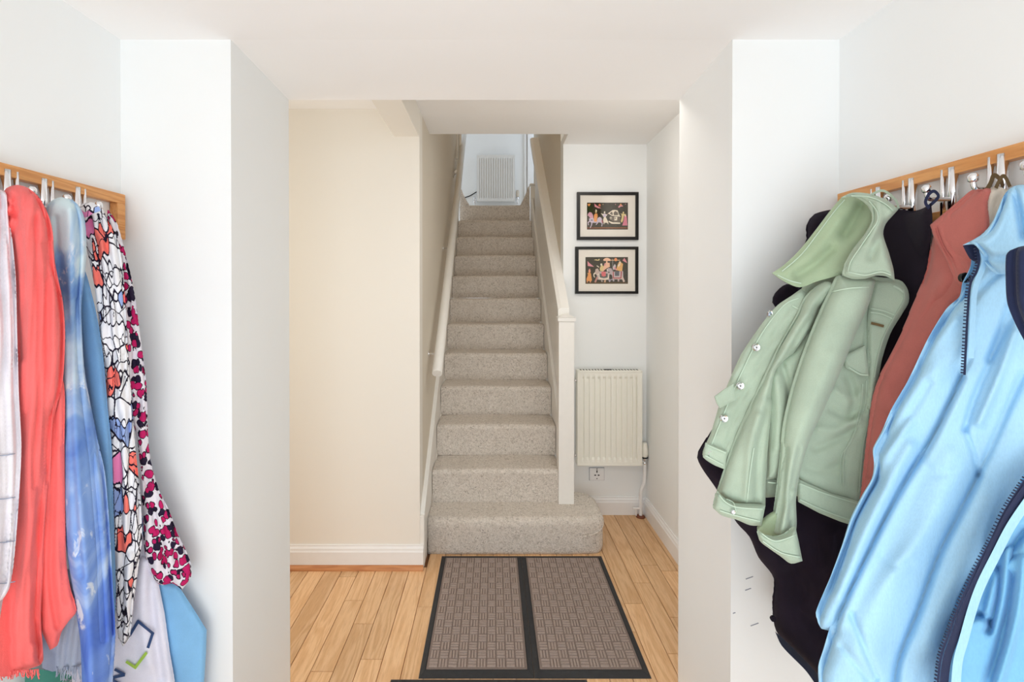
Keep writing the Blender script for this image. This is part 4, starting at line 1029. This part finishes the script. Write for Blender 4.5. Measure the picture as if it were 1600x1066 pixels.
cb_, fcb = piece('collar', [(1506, 383), (1524, 374), (1542, 362), (1558, 342), (1568, 318), (1578, 297), (1592, 289), (1640, 292), (1650, 330), (1640, 400), (1610, 412), (1585, 425), (1560, 428), (1545, 412), (1535, 390), (1525, 382)], lambda Q: db(Q) - 0.03, 'blue', bj, 0.018, 14, 0.02, step=3,
    creases=[([(1585, 300), (1592, 330), (1598, 370)], 6, 0.012), ([(1590, 400), (1560, 405), (1535, 395)], 6, 0.008), ([(1568, 340), (1555, 370), (1530, 385)], 8, -0.006)])
piece('zip_guard', [(1507, 384), (1522, 380), (1530, 384), (1528, 410), (1518, 404)], lambda Q: db(Q) - 0.004, 'navy', bj, 0.002, 4, 0.005, step=3)
ribbon('zip_tape', [(1532, 384), (1538, 410), (1524, 450), (1520, 500), (1517, 560)], 9, 0.010, lambda x, y: float(db(np.array([(x, y)]))[0]) - 0.003, 'blue', bj, 0.003)
zipper('zip', [(1526, 384), (1530, 405), (1526, 424), (1516, 445), (1512, 490), (1509, 545), (1507, 586)], lambda x, y: float(db(np.array([(x, y)]))[0]) - 0.004, bj, 'navy', 'navy', 4, lift=0.012)
# open right front hanging lower with the long zip
rf, frf = piece('front_panel', [(1612, 735), (1650, 700), (1655, 900), (1648, 1200), (1470, 1210), (1466, 1120), (1474, 1066), (1492, 1000), (1520, 932), (1550, 872), (1580, 800)], lambda Q: db(Q) - 0.03, 'blued', bj, 0.01, 14, 0.02, step=3.5,
    creases=[([(1600, 830), (1570, 870), (1548, 900), (1530, 960)], 7, 0.014), ([(1562, 880), (1560, 930), (1545, 985)], 6, 0.016), ([(1512, 970), (1530, 960), (1550, 975)], 5, 0.012), ([(1600, 870), (1590, 960), (1560, 1066)], 9, -0.014), ([(1580, 900), (1565, 1000), (1540, 1080)], 8, 0.012), ([(1620, 860), (1580, 870), (1560, 872)], 4, 0.006)])
ribbon('facing', [(1610, 778), (1580, 822), (1556, 868), (1534, 912), (1520, 950), (1506, 1000), (1496, 1040), (1492, 1110)], 15, 0.012, lambda x, y: float(db(np.array([(x, y)]))[0]) - 0.03, 'blue', bj, 0.003)
ribbon('zip_tape', [(1612, 752), (1580, 798), (1556, 845), (1536, 888), (1522, 918), (1506, 955), (1490, 1000), (1478, 1040), (1472, 1110)], 14, 0.014, lambda x, y: float(db(np.array([(x, y)]))[0]) - 0.03, 'navy', bj, 0.003)
zipper('zip', [(1606, 744), (1572, 796), (1548, 846), (1528, 884), (1512, 918), (1497, 952), (1481, 995), (1469, 1034), (1462, 1110)], lambda x, y: float(db(np.array([(x, y)]))[0]) - 0.034, bj, 'navy', 'navy', 4, lift=0.014)
ng = thing('navy_garment', 'navy garment with a pale edge hanging over the blue raincoat', 'clothing')
piece('body', [(1588, 394), (1594, 386), (1620, 383), (1645, 390), (1648, 560), (1630, 560), (1604, 512), (1590, 476), (1587, 430)], lambda Q: db(Q) - 0.09, 'navy', ng, 0.01, 10, 0.03, step=4, smooth=True)

# ---- left wall scarves, back to front
bgb = thing('blue_bag', 'pale blue nylon bag hanging behind the spotted scarf', 'bag')
piece('body', [(228, 868), (244, 894), (258, 912), (276, 914), (288, 932), (306, 960), (322, 986), (321, 1020), (318, 1066), (314, 1200), (262, 1200), (264, 1066), (255, 990), (242, 930)], [(228, 870, 1.44), (322, 985, 1.46), (318, 1200, 1.46), (262, 1200, 1.45), (280, 1000, 1.44)], 'bagb', bgb, 0.01, 10, 0.012, smooth=False, step=4)
ribbon('strap', [(150, 520), (180, 640), (210, 780), (230, 872)], 12, 0.0, lambda x, y: 1.2488 + 0.04 * (y - 520) / 350, 'bagb', bgb, 0.003)
bgw = thing('white_bag', 'white nylon bag with a navy and green angular emblem', 'bag')
bw_, fbw = piece('body', [(222, 868), (234, 872), (246, 910), (256, 960), (264, 1020), (272, 1066), (278, 1200), (90, 1200), (100, 1060), (118, 1020), (170, 980), (196, 930), (212, 880)], [(228, 870, 1.41), (100, 1100, 1.35), (278, 1180, 1.41), (200, 1000, 1.385)], 'bagw', bgw, 0.012, 12, 0.02, smooth=False, step=4,
    creases=[([(236, 890), (240, 960), (252, 1060)], 6, 0.008), ([(225, 880), (222, 960), (232, 1040)], 9, -0.008)])
ribbon('strap', [(140, 520), (170, 640), (200, 780), (226, 872)], 14, 0.0, lambda x, y: 1.2354 + 0.03 * (y - 520) / 350, 'bagw', bgw, 0.003)
for pts, mt_ in (([(202, 994), (216, 971)], 'logo_navy'), ([(214, 970), (240, 991)], 'logo_navy'), ([(239, 989), (231, 1013)], 'logo_navy'), ([(197, 1034), (212, 1044)], 'logo_green'), ([(210, 1045), (229, 1020)], 'logo_green')):
    ribbon('emblem_stroke', pts, 4.5, 0.004, fbw, mt_, bw_, 0.001)
for pts in (([(179, 1046), (195, 1055)]), ([(195, 1055), (172, 1060)]), ([(172, 1060), (190, 1072)])):
    ribbon('letter_stroke', pts, 4.5, 0.004, fbw, 'logo_navy', bw_, 0.001)
tl_ = thing('teal_bag', 'teal and green bag corner showing below the fringed scarf', 'bag')
piece('body', [(40, 1045), (75, 1050), (112, 1055), (114, 1200), (30, 1200)], [(40, 1045, 1.27), (112, 1055, 1.29), (70, 1200, 1.28)], 'teal', tl_, 0.006, 8, 0.01, smooth=False, step=5)

lpd = thing('spotted_scarf', 'white scarf with magenta and black animal spots, hanging nearest the corner', 'scarf')
piece('drape', [(168, 328), (180, 348), (194, 398), (206, 450), (216, 520), (226, 600), (229, 680), (233, 720), (246, 768), (262, 800), (276, 838), (290, 866), (297, 886), (297, 904), (284, 922), (270, 912), (250, 914), (234, 892), (226, 862), (222, 800), (216, 700), (200, 620), (186, 500), (176, 420), (166, 360)],
    [(170, 335, 1.34), (220, 600, 1.37), (240, 780, 1.39), (290, 890, 1.42), (190, 450, 1.35)], 'spots', lpd, 0.018, 14, 0.03, step=3,
    creases=[([(180, 380), (200, 470), (212, 600), (222, 720), (245, 820), (262, 900)], 4, 0.012), ([(196, 440), (212, 540), (222, 660), (236, 760), (262, 830), (284, 900)], 4, 0.010)], folds=[(0.003, 0.35, 0.03, 0, 1.0)])
lns = thing('line_print_scarf', 'white scarf printed with black lines and pink and coral shapes', 'scarf')
piece('drape', [(121, 328), (128, 319), (142, 316), (154, 321), (166, 340), (178, 366), (188, 405), (193, 470), (198, 560), (203, 620), (209, 700), (216, 770), (220, 840), (214, 890), (206, 950), (200, 1000), (192, 1010), (184, 995), (178, 900), (176, 800), (172, 700), (166, 600), (156, 520), (148, 450), (138, 400), (128, 356)],
    [(130, 320, 1.30), (170, 350, 1.31), (160, 500, 1.29), (210, 600, 1.32), (190, 800, 1.32), (195, 1000, 1.33)], 'lines', lns, 0.020, 16, 0.03, step=3,
    creases=[([(140, 340), (160, 430), (176, 560), (186, 700), (190, 850), (192, 980)], 4, 0.014), ([(152, 335), (174, 420), (192, 560), (204, 700), (206, 860)], 4, 0.012), ([(134, 350), (152, 430), (166, 540), (178, 680), (183, 800)], 3, 0.008)], folds=[(0.003, 0.4, 0.02, 0, 1.2)])
ribbon('knot_fold', [(122, 328), (132, 336), (144, 330), (156, 326)], 8, 0.012, lambda x, y: 1.1462, 'lines', lns, 0.01)
grs = thing('grey_scarf', 'grey blue fringed scarf end showing below the coral scarf', 'scarf')
piece('drape', [(60, 900), (108, 890), (128, 960), (130, 1030), (116, 1052), (98, 1046), (82, 1050), (66, 1044)], [(60, 900, 1.22), (128, 900, 1.24), (100, 1040, 1.25)], 'grey', grs, 0.008, 8, 0.012, step=4, folds=[(0.004, 0.35, 0.05, 0, 1)])
def fringe(parent, mat, x0, x1, yfn, Y, n, ln, seed):
    bm = bmesh.new(); r = random.Random(seed)
    for i in range(n):
        x = x0 + (x1 - x0) * i / (n - 1); y = yfn(x) - 4; pts = []
        a = r.uniform(-4, 4); L = ln * r.uniform(0.6, 1.2)
        for k in range(5):
            t = k / 4; pts.append(at(x + a * t * t + r.uniform(-.8, .8), y + L * t, Y + 0.004 * math.sin(i)))
        tube_bm(bm, pts, 0.0011, 5)
    from_bm('fringe', bm, mat, parent, True, 'stuff')
fringe(grs, 'grey', 64, 128, lambda x: 1046, 1.115, 30, 24, 3)

wtr = thing('watercolour_scarf', 'pale and cobalt blue watercolour print scarf beside the coral scarf', 'scarf')
piece('back_drape', [(118, 400), (132, 425), (142, 460), (152, 505), (160, 560), (167, 640), (173, 700), (176, 800), (179, 900), (178, 965), (168, 985), (150, 800), (135, 600), (118, 480)], [(118, 400, 1.27), (160, 560, 1.28), (178, 900, 1.29), (160, 950, 1.29)], 'midblue', wtr, 0.012, 12, 0.015, step=4)
piece('drape', [(70, 340), (76, 318), (90, 309), (108, 310), (121, 322), (129, 346), (131, 400), (127, 440), (123, 480), (125, 540), (128, 580), (135, 620), (143, 660), (151, 700), (160, 740), (165, 790), (169, 850), (173, 920), (177, 1000), (173, 1070), (172, 1200), (134, 1200), (128, 1066), (125, 1000), (116, 940), (104, 860), (99, 780), (97, 640), (92, 520), (84, 450), (77, 390)],
    [(90, 315, 1.19), (120, 350, 1.22), (100, 600, 1.20), (140, 700, 1.22), (150, 1000, 1.21), (150, 1200, 1.21)], 'water', wtr, 0.025, 18, 0.035, step=3.5,
    creases=[([(110, 330), (112, 420), (108, 560), (116, 700), (130, 860), (140, 1000), (145, 1150)], 12, -0.014), ([(96, 400), (108, 520), (110, 640), (118, 800), (128, 900)], 5, 0.008), ([(122, 470), (130, 600), (142, 700), (155, 860), (162, 1000)], 5, 0.010), ([(86, 340), (92, 420), (94, 500)], 4, 0.008)])
crl = thing('coral_scarf', 'coral crinkled scarf folded over a hook, frayed lower edge', 'scarf')
piece('back_drape', [(60, 600), (80, 560), (98, 600), (99, 700), (100, 800), (102, 880), (108, 920), (118, 956), (106, 972), (94, 990), (88, 1010), (78, 1016), (64, 980), (58, 800)], [(80, 560, 1.17), (100, 700, 1.175), (110, 950, 1.185), (65, 900, 1.17)], 'coral', crl, 0.010, 12, 0.012, step=4,
    creases=[([(86, 600), (84, 760), (80, 900), (90, 980)], 5, 0.010), ([(96, 700), (94, 820), (102, 940)], 4, 0.006)])
piece('drape', [(3, 306), (10, 294), (28, 289), (46, 296), (60, 314), (70, 336), (76, 360), (80, 410), (92, 470), (96, 520), (92, 600), (78, 660), (74, 740), (66, 820), (62, 900), (58, 970), (62, 1040), (34, 1050), (4, 1058), (-14, 1050), (-4, 990), (12, 890), (22, 820), (27, 700), (25, 600), (22, 500), (18, 420), (11, 360), (3, 334)],
    [(20, 295, 1.09), (60, 330, 1.10), (50, 600, 1.13), (30, 900, 1.13), (30, 1050, 1.13)], 'coral', crl, 0.028, 20, 0.04, step=3.5,
    creases=[([(8, 345), (20, 335), (26, 345), (22, 372), (26, 430), (30, 560)], 5, 0.016), ([(70, 380), (76, 480), (74, 600), (66, 740), (58, 880), (54, 1000)], 6, 0.010), ([(40, 330), (48, 460), (48, 640), (42, 800), (28, 980)], 16, -0.010), ([(14, 305), (24, 312), (30, 330)], 4, 0.008), ([(36, 650), (34, 820), (16, 1000)], 6, 0.006), ([(30, 330), (36, 420), (38, 560)], 4, 0.006), ([(56, 340), (62, 450), (60, 620), (54, 760)], 4, 0.006), ([(10, 318), (22, 322), (26, 336)], 4, 0.010)], folds=[(0.0022, 0.32, 0.02, 0, 1.4), (0.0012, 0.7, 0.03, 1, 1.0)])
fringe(crl, 'coral', -10, 60, lambda x: 1053 - 0.05 * x, 1.008, 34, 13, 9)
whs = thing('white_scarf', 'white crinkled scarf hanging in front of the coral scarf', 'scarf')
wd, fwd_ = piece('drape', [(-70, 300), (-20, 292), (4, 298), (7, 330), (14, 380), (19, 440), (21, 520), (24, 620), (28, 700), (24, 780), (18, 860), (12, 910), (2, 938), (-40, 950), (-90, 940), (-90, 500)], [(-20, 295, 1.06), (20, 500, 1.095), (20, 900, 1.08), (-80, 700, 1.02)], 'white', whs, 0.02, 16, 0.03, step=4,
    creases=[([(2, 330), (6, 450), (10, 620), (14, 760), (4, 900)], 4, 0.010)], folds=[(0.003, 0.3, 0.0, 0, 1)])
for y in (712, 780, 848, 912):
    ribbon('woven_line', [(-40, y - 4), (0, y), (24, y - 3)], 1.6, 0.003, fwd_, 'grey', wd, 0.0015)
